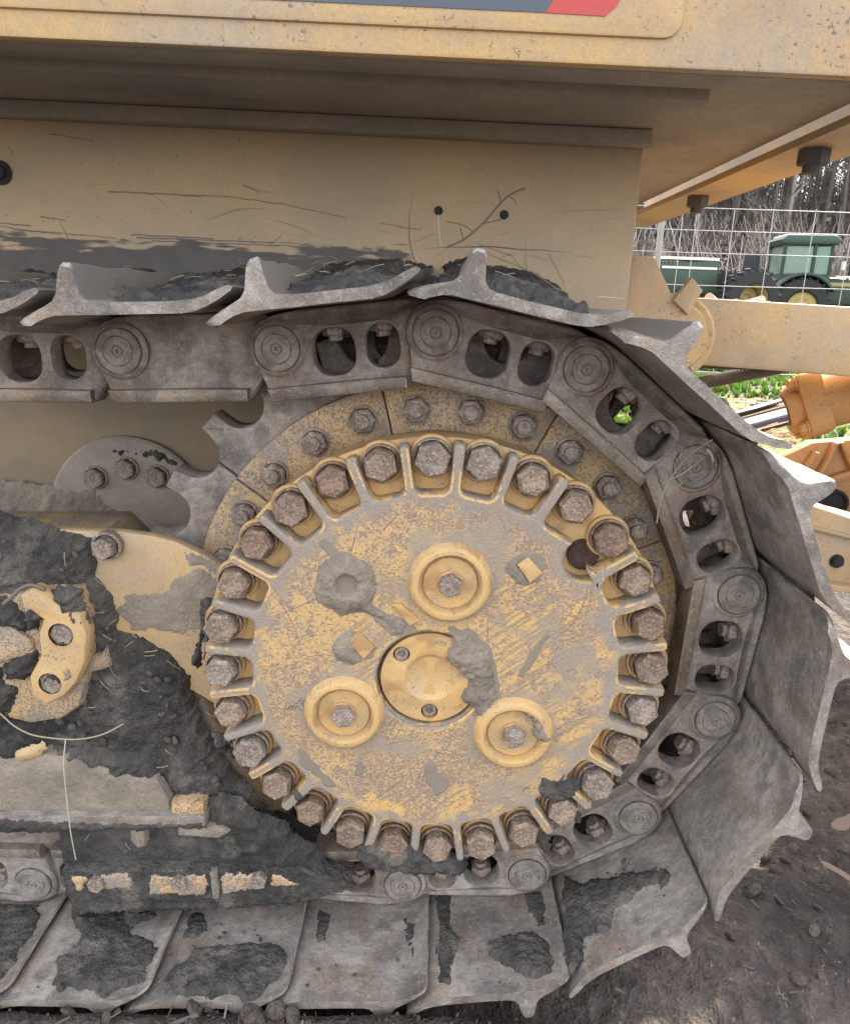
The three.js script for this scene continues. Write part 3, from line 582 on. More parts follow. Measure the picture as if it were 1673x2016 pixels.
// ---------------------------------------------------------------- ground
// soil pushed up along the outer ends of the shoes, pressed flat below them
function bank(x, z, y) {
  if (x > -2.4 && x < 0.25 && z > -0.4 && z < 0.158) return Math.min(y, -0.558);
  const f = (1 - sstep(0.02, 0.42, x)) * sstep(0.148, 0.170, z) * (1 - sstep(0.5, 1.4, z));
  return y + f * (-0.500 + 0.035 * (x + 0.04) + (fbm(x * 20, z * 20, 3, 222) - 0.5) * 0.02 - y) * 0.97;
}
{
  const n = 260, pos = [], uv = [], idx = [];
  const warp = (t) => Math.sign(t) * (Math.abs(t) * 2.2 + 34 * Math.pow(Math.abs(t), 5));
  for (let j = 0; j <= n; j++) for (let i = 0; i <= n; i++) {
    const x = warp(i / n * 2 - 1) + 0.5, z = warp(j / n * 2 - 1) - 0.3;
    const near = 1 - sstep(1.5, 6, Math.hypot(x, z));
    let y = -0.575 + near * ((fbm(x * 3, z * 3, 4, 201) - 0.5) * 0.11 + (fbm(x * 22, z * 22, 3, 205) - 0.5) * 0.035) + (1 - near) * (fbm(x * 0.4, z * 0.4, 3, 207) - 0.5) * 0.15;
    y = bank(x, z, y);
    pos.push(x, y, z); uv.push(x, z);
  }
  for (let j = 0; j < n; j++) for (let i = 0; i < n; i++) { const a = j * (n + 1) + i; idx.push(a, a + n + 1, a + 1, a + 1, a + n + 1, a + n + 2); }
  const g = new THREE.BufferGeometry(); g.setAttribute('position', new THREE.Float32BufferAttribute(pos, 3)); g.setAttribute('uv', new THREE.Float32BufferAttribute(uv, 2)); g.setIndex(idx); g.computeVertexNormals();
  tag(obj('ground', g, M.soil), 'dark churned soil around the machine', 'ground', null, 'structure');
}
// ---------------------------------------------------------------- track frame, guards and mud on the left
const hex = (R, h) => boxUV(join(hexGeo(R, h), lathe([[R * 1.18, 0], [R * 1.18, 0.004], [R, 0.005]], 24)));
function plate(name, px, z0, z1, m, parent, bev = 0.003, holes = []) { return obj(name, boxUV(ext(polyPx(px, z1), z0, z1, bev, holes)), m, parent); }
const frame = group('track_frame', dozer);
{
  plate('frame_beam', [[-300, 1060], [180, 1060], [330, 1200], [420, 1420], [560, 1640], [560, 1700], [-300, 1700]], -0.19, -0.04, M.worn, frame, 0.006);
  plate('guard_plate', [[60, 1040], [205, 1047], [235, 1047], [300, 1055], [350, 1068], [400, 1093], [480, 1145], [480, 1420], [380, 1360], [300, 1350], [60, 1350]], -0.034, -0.016, M.yellow, frame, 0.002);
  const p = at(207, 1078, 0.0), b = obj('guard_bolt', boxUV(join(hexGeo(0.0165, 0.018), lathe([[0.0215, -0.012], [0.0215, 0.002], [0.018, 0.003]], 24))), M.bolt, frame); b.position.set(p.x, p.y, -0.006);
  const cap = group('bearing_cap', frame.parent); cap.name = 'bearing_cap';
  plate('casting', [[-260, 1190], [-20, 1175], [60, 1160], [110, 1158], [150, 1165], [172, 1210], [180, 1290], [170, 1345], [157, 1395], [122, 1420], [60, 1430], [0, 1416], [-260, 1400]], -0.045, 0.028, M.worn, cap, 0.014);
  const holes = [[120, 1250, 0.0265], [99, 1346, 0.0255]].map(([x, y, r]) => { const q = at(x, y, 0.052); return circ(q.x, q.y, r, 26).reverse(); });
  plate('bolt_boss', [[36, 1172], [62, 1158], [96, 1176], [122, 1196], [158, 1212], [172, 1250], [168, 1305], [152, 1345], [128, 1372], [90, 1392], [62, 1372], [55, 1335], [78, 1292], [73, 1250], [82, 1222], [60, 1205], [44, 1200]], 0.02, 0.052, M.yellow, cap, 0.009, holes);
  for (const [x, y] of [[121, 1251], [100, 1347]]) { const q = at(x, y, 0.05), h = obj('cap_bolt', hex(0.0185, 0.02), M.bolt, cap); h.position.set(q.x, q.y, 0.0285); h.rotation.z = rr(0, 1); }
  plate('stop_lug', [[160, 1296], [196, 1290], [203, 1282], [217, 1314], [198, 1322], [158, 1330]], -0.03, 0.024, M.worn, cap, 0.006);
  plate('left_flange', [[-60, 1240], [20, 1232], [62, 1262], [66, 1290], [20, 1300], [-60, 1330]], 0.02, 0.036, M.worn, cap, 0.006);
  // wide dusty shelf and its edge
  const shelf = group('frame_shelf', frame.parent);
  plate('shelf_plate', [[-300, 1488], [90, 1484], [170, 1496], [230, 1520], [308, 1528], [334, 1575], [338, 1606], [-300, 1604]], -0.05, 0.030, M.dry, shelf, 0.012);
  plate('shelf_edge', [[-300, 1603], [404, 1607], [404, 1628], [-300, 1622]], -0.05, 0.040, M.steel, shelf, 0.003);
  plate('end_block', [[336, 1582], [372, 1578], [402, 1582], [402, 1607], [336, 1607]], -0.05, 0.034, M.worn, shelf, 0.005);
  plate('edge_scab', [[350, 1626], [440, 1630], [452, 1640], [430, 1652], [350, 1646]], 0.0, 0.036, M.dry, shelf, 0.004);
  plate('edge_scab', [[165, 1622], [195, 1624], [190, 1636], [168, 1634]], 0.0, 0.036, M.dry, shelf, 0.004);
  plate('bracket', [[254, 1626], [286, 1626], [286, 1668], [270, 1672], [256, 1655]], 0.0, 0.036, M.dry, shelf, 0.005);
  // roller guard with its worn strip
  const guard = group('roller_guard', frame.parent);
  plate('guard_web', [[112, 1628], [440, 1628], [560, 1668], [640, 1710], [600, 1730], [150, 1726], [122, 1700]], -0.06, 0.018, M.mud, guard, 0.006);
  plate('guard_rail', [[120, 1716], [600, 1718], [690, 1748], [600, 1776], [340, 1790], [148, 1796], [132, 1760]], -0.045, 0.042, M.mud, guard, 0.008);
  for (const q of [[[140, 1720], [166, 1722], [176, 1734], [160, 1762], [148, 1752]], [[196, 1720], [250, 1720], [266, 1732], [258, 1752], [200, 1750]], [[296, 1722], [405, 1722], [412, 1740], [405, 1760], [296, 1760]], [[432, 1722], [500, 1720], [505, 1750], [480, 1752], [436, 1760]], [[536, 1720], [560, 1724], [598, 1743], [560, 1745], [534, 1744]]])
    obj('worn_strip', cake(polyPx(q, 0.041), ZP(0.041), { th: 0.0035, cell: 0.0022, edge: 0.003, jag: 0.004, rough: 0.2, s: 71 + q[0][0] }), M.worn, guard);
  for (const [x, y] of [[188, 1744], [352, 1743], [508, 1737]]) { const q = at(x, y, 0.05), h = obj('guard_bolt', boxUV(hexGeo(0.0135, 0.012)), M.bolt, guard); h.position.set(q.x, q.y, 0.0405); h.rotation.z = rr(0, 1); }
  plate('strip_rib', [[412, 1722], [424, 1722], [432, 1752], [430, 1772], [418, 1770]], 0.03, 0.049, M.steel, guard, 0.003);
  // bottom roller behind the links
  const rl = obj('track_roller', boxUV(lathe([[0.0, -0.01], [0.03, -0.01], [0.045, -0.018], [0.075, -0.02], [0.1, -0.03], [0.1, -0.055], [0.08, -0.06], [0.08, -0.17], [0, -0.17]], 40)), M.steel, frame.parent); const q = at(20, 1600, -0.02); rl.position.set(q.x, q.y, 0);
}
// pivot cover on the hull, low behind the sprocket
{
  const pc = group('pivot_cover', dozer), q = at(262, 1010, ZH);
  obj('cover', boxUV(lathe([[0.155, 0], [0.155, 0.012], [0.150, 0.016], [0, 0.016]], 64)), M.grime, pc); pc.position.set(q.x, q.y, ZH);
  for (const [x, y] of [[190, 940], [250, 922], [311, 938]]) { const r = at(x, y, ZH + 0.016), h = obj('cover_bolt', hex(0.02, 0.016), M.bolt, pc); h.position.set(r.x - q.x, r.y - q.y, 0.016); }
  const ring = obj('case_flange', boxUV(lathe([[0.36, 0], [0.36, 0.01], [0.355, 0.013], [0.2, 0.014]], 90)), M.grime, dozer); ring.position.set(0.0, 0.0, ZH);
}
// caked earth, each cake a part of the machine
function mudZ(px, z, o, m = M.mud) { if (m !== M.mud) o = { clod: 0.15, ...o }; return obj('caked_mud', cake(polyPx(px, z), ZP(z), o), m, dozer); }
mudZ([[-200, 1005], [0, 1010], [60, 1022], [120, 1042], [188, 1058], [186, 1090], [196, 1110], [192, 1135], [222, 1172], [232, 1210], [234, 1236], [290, 1262], [340, 1292], [376, 1330], [388, 1400], [430, 1480], [490, 1548], [545, 1610], [600, 1655], [650, 1690], [690, 1745], [610, 1735], [430, 1640], [405, 1632], [402, 1578], [336, 1578], [310, 1528], [230, 1520], [170, 1498], [60, 1492], [-200, 1490]], -0.016, { th: 0.028, cell: 0.0045, edge: 0.016, jag: 0.006, lump: 13, rough: 0.6, s: 3 });
mudZ([[400, 1575], [440, 1560], [560, 1620], [640, 1680], [690, 1745], [560, 1735], [430, 1700], [410, 1640]], 0.012, { th: 0.018, cell: 0.005, edge: 0.02, s: 4 });
mudZ([[46, 1206], [78, 1196], [108, 1190], [112, 1208], [82, 1222], [76, 1240], [58, 1238]], 0.03, { th: 0.02, cell: 0.003, edge: 0.008, jag: 0.004, s: 5 });
mudZ([[5, 1310], [40, 1282], [76, 1276], [80, 1300], [72, 1322], [50, 1338], [16, 1334]], 0.028, { th: 0.016, cell: 0.003, edge: 0.008, jag: 0.004, s: 6 });
mudZ([[96, 1166], [120, 1150], [160, 1160], [176, 1220], [178, 1290], [166, 1300], [166, 1240], [130, 1212]], 0.036, { th: 0.022, cell: 0.003, edge: 0.01, jag: 0.004, s: 7 });
mudZ([[110, 1262], [132, 1258], [136, 1280], [112, 1280]], 0.046, { th: 0.008, cell: 0.003, edge: 0.006, jag: 0.003, s: 8 });
mudZ([[-40, 1440], [0, 1445], [60, 1470], [150, 1468], [300, 1480], [330, 1530], [230, 1528], [170, 1500], [90, 1490], [-40, 1494]], 0.012, { th: 0.02, cell: 0.004, edge: 0.01, jag: 0.006, s: 9 });
mudZ([[30, 1482], [84, 1462], [94, 1476], [70, 1494], [34, 1498]], 0.03, { th: 0.004, cell: 0.003, edge: 0.006, jag: 0.004, s: 10 }, M.yellow);
mudZ([[-60, 1612], [10, 1608], [110, 1614], [260, 1618], [402, 1616], [404, 1630], [300, 1634], [200, 1632], [100, 1640], [-60, 1636]], 0.038, { th: 0.006, cell: 0.004, edge: 0.006, jag: 0.006, s: 11 });
mudZ([[120, 1726], [200, 1764], [420, 1768], [600, 1756], [690, 1748], [600, 1778], [340, 1792], [146, 1798]], 0.036, { th: 0.012, cell: 0.004, edge: 0.01, jag: 0.004, s: 12 });
mudZ([[-80, 1178], [20, 1176], [44, 1196], [70, 1226], [64, 1250], [30, 1236], [-80, 1238]], 0.026, { th: 0.02, cell: 0.003, edge: 0.01, jag: 0.006, s: 81 });
mudZ([[-80, 1332], [6, 1306], [18, 1340], [44, 1352], [34, 1384], [10, 1424], [-80, 1424]], 0.024, { th: 0.018, cell: 0.003, edge: 0.01, jag: 0.006, s: 82 });
mudZ([[84, 1338], [96, 1322], [120, 1330], [126, 1350], [112, 1340], [100, 1334], [90, 1346]], 0.046, { th: 0.009, cell: 0.0025, edge: 0.006, jag: 0.003, s: 83 });
mudZ([[124, 1318], [142, 1316], [140, 1340], [126, 1342]], 0.051, { th: 0.005, cell: 0.0025, edge: 0.006, jag: 0.004, s: 84 }, M.dry);
mudZ([[236, 1166], [300, 1160], [360, 1138], [400, 1116], [440, 1150], [430, 1250], [330, 1246], [262, 1236], [234, 1204]], -0.0165, { th: 0.0025, cell: 0.004, edge: 0.01, jag: 0.016, s: 85 }, M.dry);
mudZ([[360, 1085], [400, 1094], [450, 1130], [430, 1150], [400, 1110], [372, 1120]], -0.0165, { th: 0.003, cell: 0.004, edge: 0.008, jag: 0.01, s: 86 }, M.dry);
// dried earth low on the hull and on the pivot cover
mudZ([[-60, 950], [40, 945], [110, 955], [150, 960], [190, 945], [215, 985], [300, 1040], [330, 1060], [200, 1080], [-60, 1060]], ZH + 0.012, { th: 0.02, cell: 0.006, edge: 0.03, s: 13 }, M.dry);
mudZ([[215, 888], [260, 876], [310, 880], [345, 900], [372, 925], [340, 918], [300, 900], [240, 895]], ZH + 0.012, { th: 0.016, cell: 0.005, edge: 0.02, s: 14 });
// on the final drive
mudZ([[700, 1655], [740, 1640], [800, 1648], [828, 1658], [850, 1668], [920, 1690], [915, 1712], [850, 1718], [780, 1712], [730, 1704], [704, 1690]], 0.072, { th: 0.026, cell: 0.003, edge: 0.01, jag: 0.004, lump: 22, s: 15 });
mudZ([[404, 1178], [440, 1185], [470, 1215], [468, 1238], [440, 1236], [424, 1225], [406, 1240], [398, 1280], [392, 1310], [380, 1300]], 0.034, { th: 0.034, cell: 0.003, edge: 0.012, jag: 0.005, lump: 26, s: 16 });
mudZ([[408, 1260], [432, 1268], [440, 1290], [400, 1300]], 0.05, { th: 0.016, cell: 0.003, edge: 0.01, s: 17 });
mudZ([[420, 1440], [445, 1452], [470, 1430], [480, 1446], [452, 1468], [430, 1470]], 0.052, { th: 0.02, cell: 0.003, edge: 0.01, s: 18 });
mudZ([[440, 1480], [480, 1466], [514, 1470], [520, 1490], [500, 1492], [470, 1490]], 0.056, { th: 0.018, cell: 0.003, edge: 0.01, s: 19 });
mudZ([[580, 1556], [592, 1556], [598, 1570], [586, 1580], [578, 1570]], HF - 0.002, { th: 0.008, cell: 0.0025, edge: 0.006, jag: 0.003, s: 20 });
mudZ([[1060, 1555], [1070, 1532], [1096, 1536], [1108, 1528], [1140, 1538], [1140, 1556], [1122, 1574], [1096, 1578], [1070, 1570]], HF - 0.001, { th: 0.005, cell: 0.0025, edge: 0.006, jag: 0.005, s: 21 });
mudZ([[1050, 1645], [1060, 1632], [1080, 1650], [1076, 1672], [1062, 1668]], 0.055, { th: 0.02, cell: 0.003, edge: 0.01, s: 22 });
mudZ([[1115, 1590], [1130, 1588], [1142, 1604], [1140, 1618], [1124, 1608]], 0.06, { th: 0.02, cell: 0.003, edge: 0.01, s: 23 });
mudZ([[625, 1122], [640, 1102], [662, 1092], [690, 1092], [722, 1106], [742, 1132], [742, 1162], [728, 1186], [760, 1208], [806, 1226], [794, 1252], [770, 1248], [742, 1214], [712, 1204], [672, 1212], [638, 1194], [622, 1166]], HF - 0.001, { th: 0.006, cell: 0.0025, edge: 0.008, jag: 0.004, s: 24, base: (() => { const q = at(683, 1150, HF); return (x, y) => { const d = Math.hypot(x - q.x, y - q.y); return 0.005 * sstep(0.045, 0.02, d) - 0.014 * sstep(0.017, 0.010, d); }; })() }, M.dry);
mudZ([[886, 1238], [922, 1236], [958, 1264], [976, 1308], [980, 1366], [966, 1402], [934, 1412], [926, 1392], [906, 1372], [922, 1340], [896, 1318], [880, 1300], [884, 1270]], HF - 0.007, { th: 0.014, cell: 0.0025, edge: 0.008, jag: 0.005, s: 25 }, M.dry);
mudZ([[1030, 1394], [1056, 1400], [1080, 1426], [1084, 1456], [1062, 1458], [1050, 1444], [1050, 1422], [1036, 1410]], HF + 0.006, { th: 0.012, cell: 0.0025, edge: 0.008, jag: 0.003, s: 26 }, M.dry);
mudZ([[652, 1270], [688, 1240], [712, 1262], [700, 1280], [712, 1302], [690, 1308], [660, 1300]], HF - 0.001, { th: 0.004, cell: 0.0025, edge: 0.005, jag: 0.005, s: 27 }, M.dry);
mudZ([[996, 1108], [1024, 1092], [1040, 1096], [1020, 1112], [1040, 1140], [1046, 1154], [1020, 1150], [1000, 1130]], HF - 0.001, { th: 0.004, cell: 0.0025, edge: 0.005, jag: 0.003, s: 28 }, M.dry);
for (const [q, k] of [[[[430, 1392], [462, 1396], [468, 1412], [440, 1414]], 101], [[[466, 1476], [510, 1464], [518, 1486], [490, 1492], [468, 1492]], 102], [[[530, 1546], [556, 1532], [568, 1548], [548, 1562]], 103], [[[598, 1606], [618, 1590], [628, 1606], [608, 1616]], 104], [[[398, 1226], [420, 1230], [446, 1236], [440, 1258], [402, 1264]], 105], [[[404, 1310], [440, 1304], [452, 1316], [430, 1322], [404, 1326]], 106], [[[836, 1668], [900, 1668], [912, 1690], [870, 1686], [838, 1692]], 107], [[[440, 1444], [470, 1438], [478, 1452], [450, 1462]], 108], [[[1186, 1530], [1206, 1536], [1214, 1552], [1198, 1548]], 109], [[[700, 1650], [726, 1652], [736, 1676], [716, 1684]], 110]])
  mudZ(q, HFL - 0.001, { th: 0.018, cell: 0.0025, edge: 0.008, jag: 0.004, lump: 30, s: k });
// on the track shoes: frames of the inner and outer faces
function face(k, off, out) {
  const a = pins[k], b = pins[k + 1], ux = V3(b.x - a.x, b.y - a.y, 0).normalize(), n = V3(-ux.y, ux.x, 0), o = V3(a.x, a.y, 0).addScaledVector(n, off);
  return { o, u: ux, v: V3(0, 0, out ? -1 : 1), n: n.multiplyScalar(out ? 1 : -1) };
}
function hit(px, py, f) { const d = ray(px, py), t = f.o.clone().sub(camera.position).dot(f.n) / d.dot(f.n), p = d.multiplyScalar(t).add(camera.position).sub(f.o); return V2(p.dot(f.u), p.dot(f.v)); }
function mudShoe(k, px, o, m = M.mud) { const f = face(k, 0.0475, false); return obj('caked_mud', cake(px.map(([x, y]) => hit(x, y, f)), f, o), m, dozer); }
mudShoe(9, [[1110, 1722], [1150, 1738], [1290, 1712], [1318, 1722], [1312, 1742], [1262, 1748], [1216, 1792], [1196, 1832], [1152, 1850], [1138, 1900], [1122, 1926], [1112, 1880], [1110, 1780]], { th: 0.010, edge: 0.006, cell: 0.003, clod: 0.3, jag: 0.010, s: 31 });
mudShoe(10, [[962, 1852], [1050, 1832], [1084, 1862], [1084, 1916], [1050, 1928], [1000, 1900], [968, 1895], [956, 1870]], { th: 0.011, edge: 0.006, cell: 0.003, clod: 0.3, jag: 0.011, s: 32 });
mudShoe(10, [[862, 1760], [884, 1762], [886, 1820], [904, 1850], [884, 1936], [866, 1936]], { th: 0.006, jag: 0.006, s: 33 });
mudShoe(10, [[1030, 1760], [1085, 1750], [1086, 1840], [1060, 1830], [1040, 1790]], { th: 0.007, jag: 0.006, s: 34 });
mudShoe(11, [[625, 1790], [650, 1800], [640, 1850], [622, 1860]], { th: 0.005, jag: 0.006, s: 35 });
mudShoe(11, [[790, 1800], [830, 1820], [826, 1900], [808, 1930], [800, 1880]], { th: 0.005, jag: 0.008, s: 36 });
mudShoe(12, [[376, 1872], [480, 1856], [556, 1864], [574, 1900], [560, 1946], [480, 1962], [330, 1964], [334, 1920], [360, 1890]], { th: 0.011, edge: 0.006, cell: 0.003, clod: 0.3, jag: 0.014, s: 37 });
mudShoe(12, [[370, 1800], [400, 1796], [410, 1830], [380, 1850], [360, 1846]], { th: 0.006, jag: 0.006, s: 38 });
mudShoe(13, [[140, 1792], [300, 1794], [318, 1808], [252, 1822], [300, 1848], [316, 1872], [286, 1944], [180, 1958], [110, 1940], [112, 1896], [160, 1862]], { th: 0.010, edge: 0.006, cell: 0.003, clod: 0.3, jag: 0.014, s: 39 });
mudShoe(14, [[-100, 1790], [90, 1780], [60, 1850], [10, 1930], [-100, 1940]], { th: 0.011, edge: 0.006, cell: 0.003, clod: 0.3, jag: 0.014, s: 40 });
for (let k = 0; k <= 7; k++) {                    // earth and litter lying on the upper shoes, heaped against the hull
  const f = face(k, 0.0605, true), hi = k < 5 ? 0.04 : 0.015;
  obj('caked_mud', cake([V2(k < 5 ? -0.005 : 0.036, -0.12 + 0.03 * (k % 2)), V2(0.10, -0.10), V2(0.19, -0.105), V2(0.20, 0.36), V2(-0.005, 0.36)], f, { th: k < 6 ? 0.022 : 0.008, cell: 0.005, edge: 0.03, jag: 0.03, lump: 17, rough: 0.7, s: 50 + k, base: (x, v) => (k < 5 ? hi * sstep(0.0, 0.38, v) : 0) - 0.004 }), M.mud, dozer);
}
// ---------------------------------------------------------------- rear linkage on the right
{
  const rl = group('rear_linkage', dozer);
  plate('hull_bracket', [[1180, 500], [1284, 503], [1292, 512], [1300, 532], [1322, 580], [1340, 602], [1352, 640], [1340, 720], [1180, 720]], -0.50, -0.42, M.yellow, rl, 0.003);
  plate('lock_tab', [[1362, 546], [1383, 572], [1354, 620], [1325, 592]], -0.428, -0.410, M.yellow, rl, 0.002);
  plate('lift_beam', [[1376, 586], [2300, 642], [2300, 790], [1340, 716], [1280, 706], [1280, 640], [1330, 600]], -0.62, -0.47, M.yellow, rl, 0.004);
  const pv = at(1318, 664, -0.47), pb = obj('pivot_boss', boxUV(lathe([[0.082, 0], [0.082, 0.012], [0.076, 0.016], [0.068, 0.014], [0.062, 0.026], [0, 0.028]], 48)), M.yellow, rl); pb.position.set(pv.x, pv.y, -0.471);
  const hoseMat = std({ color: 0x57524d, roughness: 0.8 });
  const hose = (pts, r) => { const g = new THREE.TubeGeometry(new THREE.CatmullRomCurve3(pts), 150, r, 12, false), p = g.attributes.position, c = new THREE.CatmullRomCurve3(pts), n = 13; for (let i = 0; i <= 150; i++) { const o = c.getPointAt(i / 150), s = i % 3 === 0 ? 1 : i % 3 === 1 ? 0.98 : 0.8; for (let k = 0; k < n; k++) { const q = i * n + k; p.setXYZ(q, o.x + (p.getX(q) - o.x) * s, o.y + (p.getY(q) - o.y) * s, o.z + (p.getZ(q) - o.z) * s); } } g.computeVertexNormals(); return boxUV(g); };
  obj('corrugated_hose', hose([at(1300, 800, -0.62), at(1370, 758, -0.66), at(1440, 742, -0.70), at(1510, 728, -0.72), at(1580, 715, -0.74)], 0.0155), hoseMat, rl);
  obj('corrugated_hose', hose([at(1300, 700, -0.68), at(1370, 712, -0.68), at(1450, 716, -0.68), at(1560, 716, -0.70)], 0.0135), hoseMat, rl);
  // hydraulic cylinder
  const A = at(1380, 856, -0.74), Bp = at(1549, 810, -0.70), ax = Bp.clone().sub(A).normalize();
  const cyl = group('hydraulic_cylinder', dozer); cyl.position.copy(Bp); cyl.quaternion.setFromUnitVectors(V3(0, 0, 1), ax);
  const orange = std({ map: yelC, color: 0xffe6c8, bumpMap: yelH, bumpScale: 0.0008, roughness: 0.6 });
  obj('rod', lathe([[0.0, -0.34], [0.033, -0.34], [0.033, 0.02], [0, 0.02]], 40), std({ color: 0xc4cde2, metalness: 1, roughness: 0.06 }), cyl);
  obj('gland', boxUV(lathe([[0.034, 0.012], [0.037, 0.002], [0.042, -0.004], [0.049, -0.004], [0.053, 0.004], [0.053, 0.04]], 40, 0.6)), orange, cyl);
  obj('head_flange', boxUV(ext(slot(0, 0, 0.128, 0.14, 0.026), 0.025, 0.075, 0.005)), orange, cyl);
  obj('barrel', boxUV(lathe([[0.062, 0.074], [0.062, 0.6], [0, 0.6]], 40)), orange, cyl);
  for (const [x, y] of [[0.044, 0.05], [-0.044, 0.05], [0.044, -0.05], [-0.044, -0.05]]) { const h = obj('flange_bolt', hex(0.0145, 0.018), orange, cyl); h.rotation.y = Math.PI; h.position.set(x, y, 0.0248); }
  // cast lower bracket with ribs
  const lb = group('cast_bracket', rl);
  plate('web', [[1540, 900], [1600, 872], [2000, 840], [2000, 1080], [1640, 1030], [1560, 960]], -0.84, -0.80, orange, rl, 0.004);
  for (const q of [[[1574, 938], [1580, 940], [1614, 892], [1606, 890]], [[1612, 934], [1620, 936], [1654, 872], [1646, 872]], [[1654, 872], [1662, 870], [1690, 930], [1680, 932]], [[1585, 945], [1640, 940], [1700, 920], [1702, 932], [1640, 954], [1586, 958]]]) plate('rib', q, -0.80, -0.775, orange, rl, 0.003);
  const hp = at(1640, 992, -0.79), hol = obj('bore', boxUV(lathe([[0.036, 0], [0.036, 0.012], [0.03, 0.013], [0.028, 0.002], [0, 0.002]], 32)), M.dark, rl); hol.position.set(hp.x, hp.y, -0.799);
  lb.removeFromParent();
  // lower arm
  plate('lower_arm', [[1500, 972], [1582, 990], [1673, 1020], [2300, 1180], [2300, 1330], [1673, 1166], [1560, 1148], [1500, 1140]], -0.66, -0.56, M.yellow, rl, 0.004);
  plate('arm_rim', [[1500, 1018], [1592, 1034], [1673, 1054], [2300, 1212], [2300, 1222], [1673, 1062], [1592, 1042], [1500, 1026]], -0.562, -0.548, M.yellow, rl, 0.003);
  plate('arm_foot', [[1500, 1132], [1620, 1148], [1673, 1156], [2300, 1316], [2300, 1336], [1673, 1170], [1500, 1146]], -0.562, -0.53, M.yellow, rl, 0.004);
  const lp = at(1645, 1104, -0.56), lbolt = obj('arm_bolt', hex(0.013, 0.014), M.dark, rl); lbolt.position.set(lp.x, lp.y, -0.5605);
  // heavy ripper beam across the tail, outside the picture: it shades the ground behind the track
  obj('ripper_beam', boxUV(box(0.26, 0.98, 1.05, 1.42, 0.02, -0.575)), M.yellow, rl);
}
// ---------------------------------------------------------------- background: meadow, fence, tractors, wood
const groundY = (x, z) => -0.575 + (fbm(x * 0.4, z * 0.4, 3, 207) - 0.5) * 0.15;
const [grsC, grsH] = pair(512, 512, (u, v) => {
  const a = fbm(u * 6, v * 6, 5, 301, 6), b = fbm(u * 40, v * 40, 3, 304, 40);
  let c = mix3([0.36, 0.40, 0.16], [0.44, 0.40, 0.30], sstep(0.42, 0.6, a)); const l = 0.75 + 0.5 * b; return [c[0] * l, c[1] * l, c[2] * l, b];
}, 1.6);
{
  const pos = [], uv = [], idx = [], n = 60;
  for (let j = 0; j <= n; j++) for (let i = 0; i <= n; i++) { const x = -4 + i / n * 30, z = -4 - j / n * 24, y = groundY(x, z) + 0.02; pos.push(x, y, z); uv.push(x, z); }
  for (let j = 0; j < n; j++) for (let i = 0; i < n; i++) { const a = j * (n + 1) + i; idx.push(a, a + 1, a + n + 1, a + 1, a + n + 2, a + n + 1); }
  const g = new THREE.BufferGeometry(); g.setAttribute('position', new THREE.Float32BufferAttribute(pos, 3)); g.setAttribute('uv', new THREE.Float32BufferAttribute(uv, 2)); g.setIndex(idx); g.computeVertexNormals();
  tag(obj('meadow', g, std({ map: grsC, bumpMap: grsH, bumpScale: 0.03, roughness: 1 })), 'weedy grass ground beyond the machine', 'ground', null, 'structure');
  // tufts of weeds and grass
  const blades = [];
  for (let q = 0; q < 16; q++) { const a = rr(0, 6.28), h = rr(0.05, 0.13), w = rr(0.006, 0.02), l = rr(0.02, 0.08), c = Math.cos(a), s = Math.sin(a); const b = new THREE.BufferGeometry(); b.setAttribute('position', new THREE.Float32BufferAttribute([c * 0.01 - s * w, 0, s * 0.01 + c * w, c * 0.01 + s * w, 0, s * 0.01 - c * w, c * l * 0.6 - s * w, h * 0.7, s * l * 0.6 + c * w, c * l * 0.6 + s * w, h * 0.7, s * l * 0.6 - c * w, c * l, h, s * l], 3)); b.setIndex([0, 1, 3, 0, 3, 2, 2, 3, 4]); b.computeVertexNormals(); b.setAttribute('uv', new THREE.Float32BufferAttribute(new Array(10).fill(0), 2)); blades.push(b); }
  const im = new THREE.InstancedMesh(join(blades), new THREE.MeshPhysicalMaterial({ color: 0x8fae3a, roughness: 0.9, transmission: 0.4, thickness: 0, side: THREE.DoubleSide }), 9000), m4 = new THREE.Matrix4(), c = new THREE.Color();
  let k = 0; while (k < 9000) { const x = rr(1.5, 13), z = -rr(4.3, 16); if (fbm(x * 1.6, z * 1.6, 3, 310) < 0.46) continue; const s = rr(0.35, 1.0); m4.makeRotationY(rr(0, 6.28)).scale(V3(s, s * rr(0.7, 1.3), s)).setPosition(x, groundY(x, z) + 0.02, z); im.setMatrixAt(k, m4); im.setColorAt(k, c.setRGB(rr(0.20, 0.5), rr(0.32, 0.55), rr(0.05, 0.14))); k++; }
  im.name = 'grass'; im.castShadow = im.receiveShadow = true; scene.add(im); tag(im, 'bright green sunlit weeds and grass tufts beyond the track', 'grass', null, 'stuff');
  const st = new THREE.InstancedMesh(new THREE.IcosahedronGeometry(0.04, 0), std({ color: 0xb7b0a6, roughness: 0.9 }), 1500);
  for (let q = 0; q < 1500; q++) { const x = rr(1.5, 12), z = -rr(4.2, 15), s = rr(0.4, 1.5); m4.makeRotationY(rr(0, 6)).scale(V3(s, s * 0.6, s * rr(0.6, 1.2))).setPosition(x, groundY(x, z) + 0.025, z); st.setMatrixAt(q, m4); st.setColorAt(q, c.setRGB(rr(0.15, 0.6), rr(0.15, 0.55), rr(0.13, 0.5))); }
  st.name = 'gravel'; st.castShadow = st.receiveShadow = true; scene.add(st); tag(st, 'scattered grey stones among the weeds', 'gravel', null, 'stuff');
}
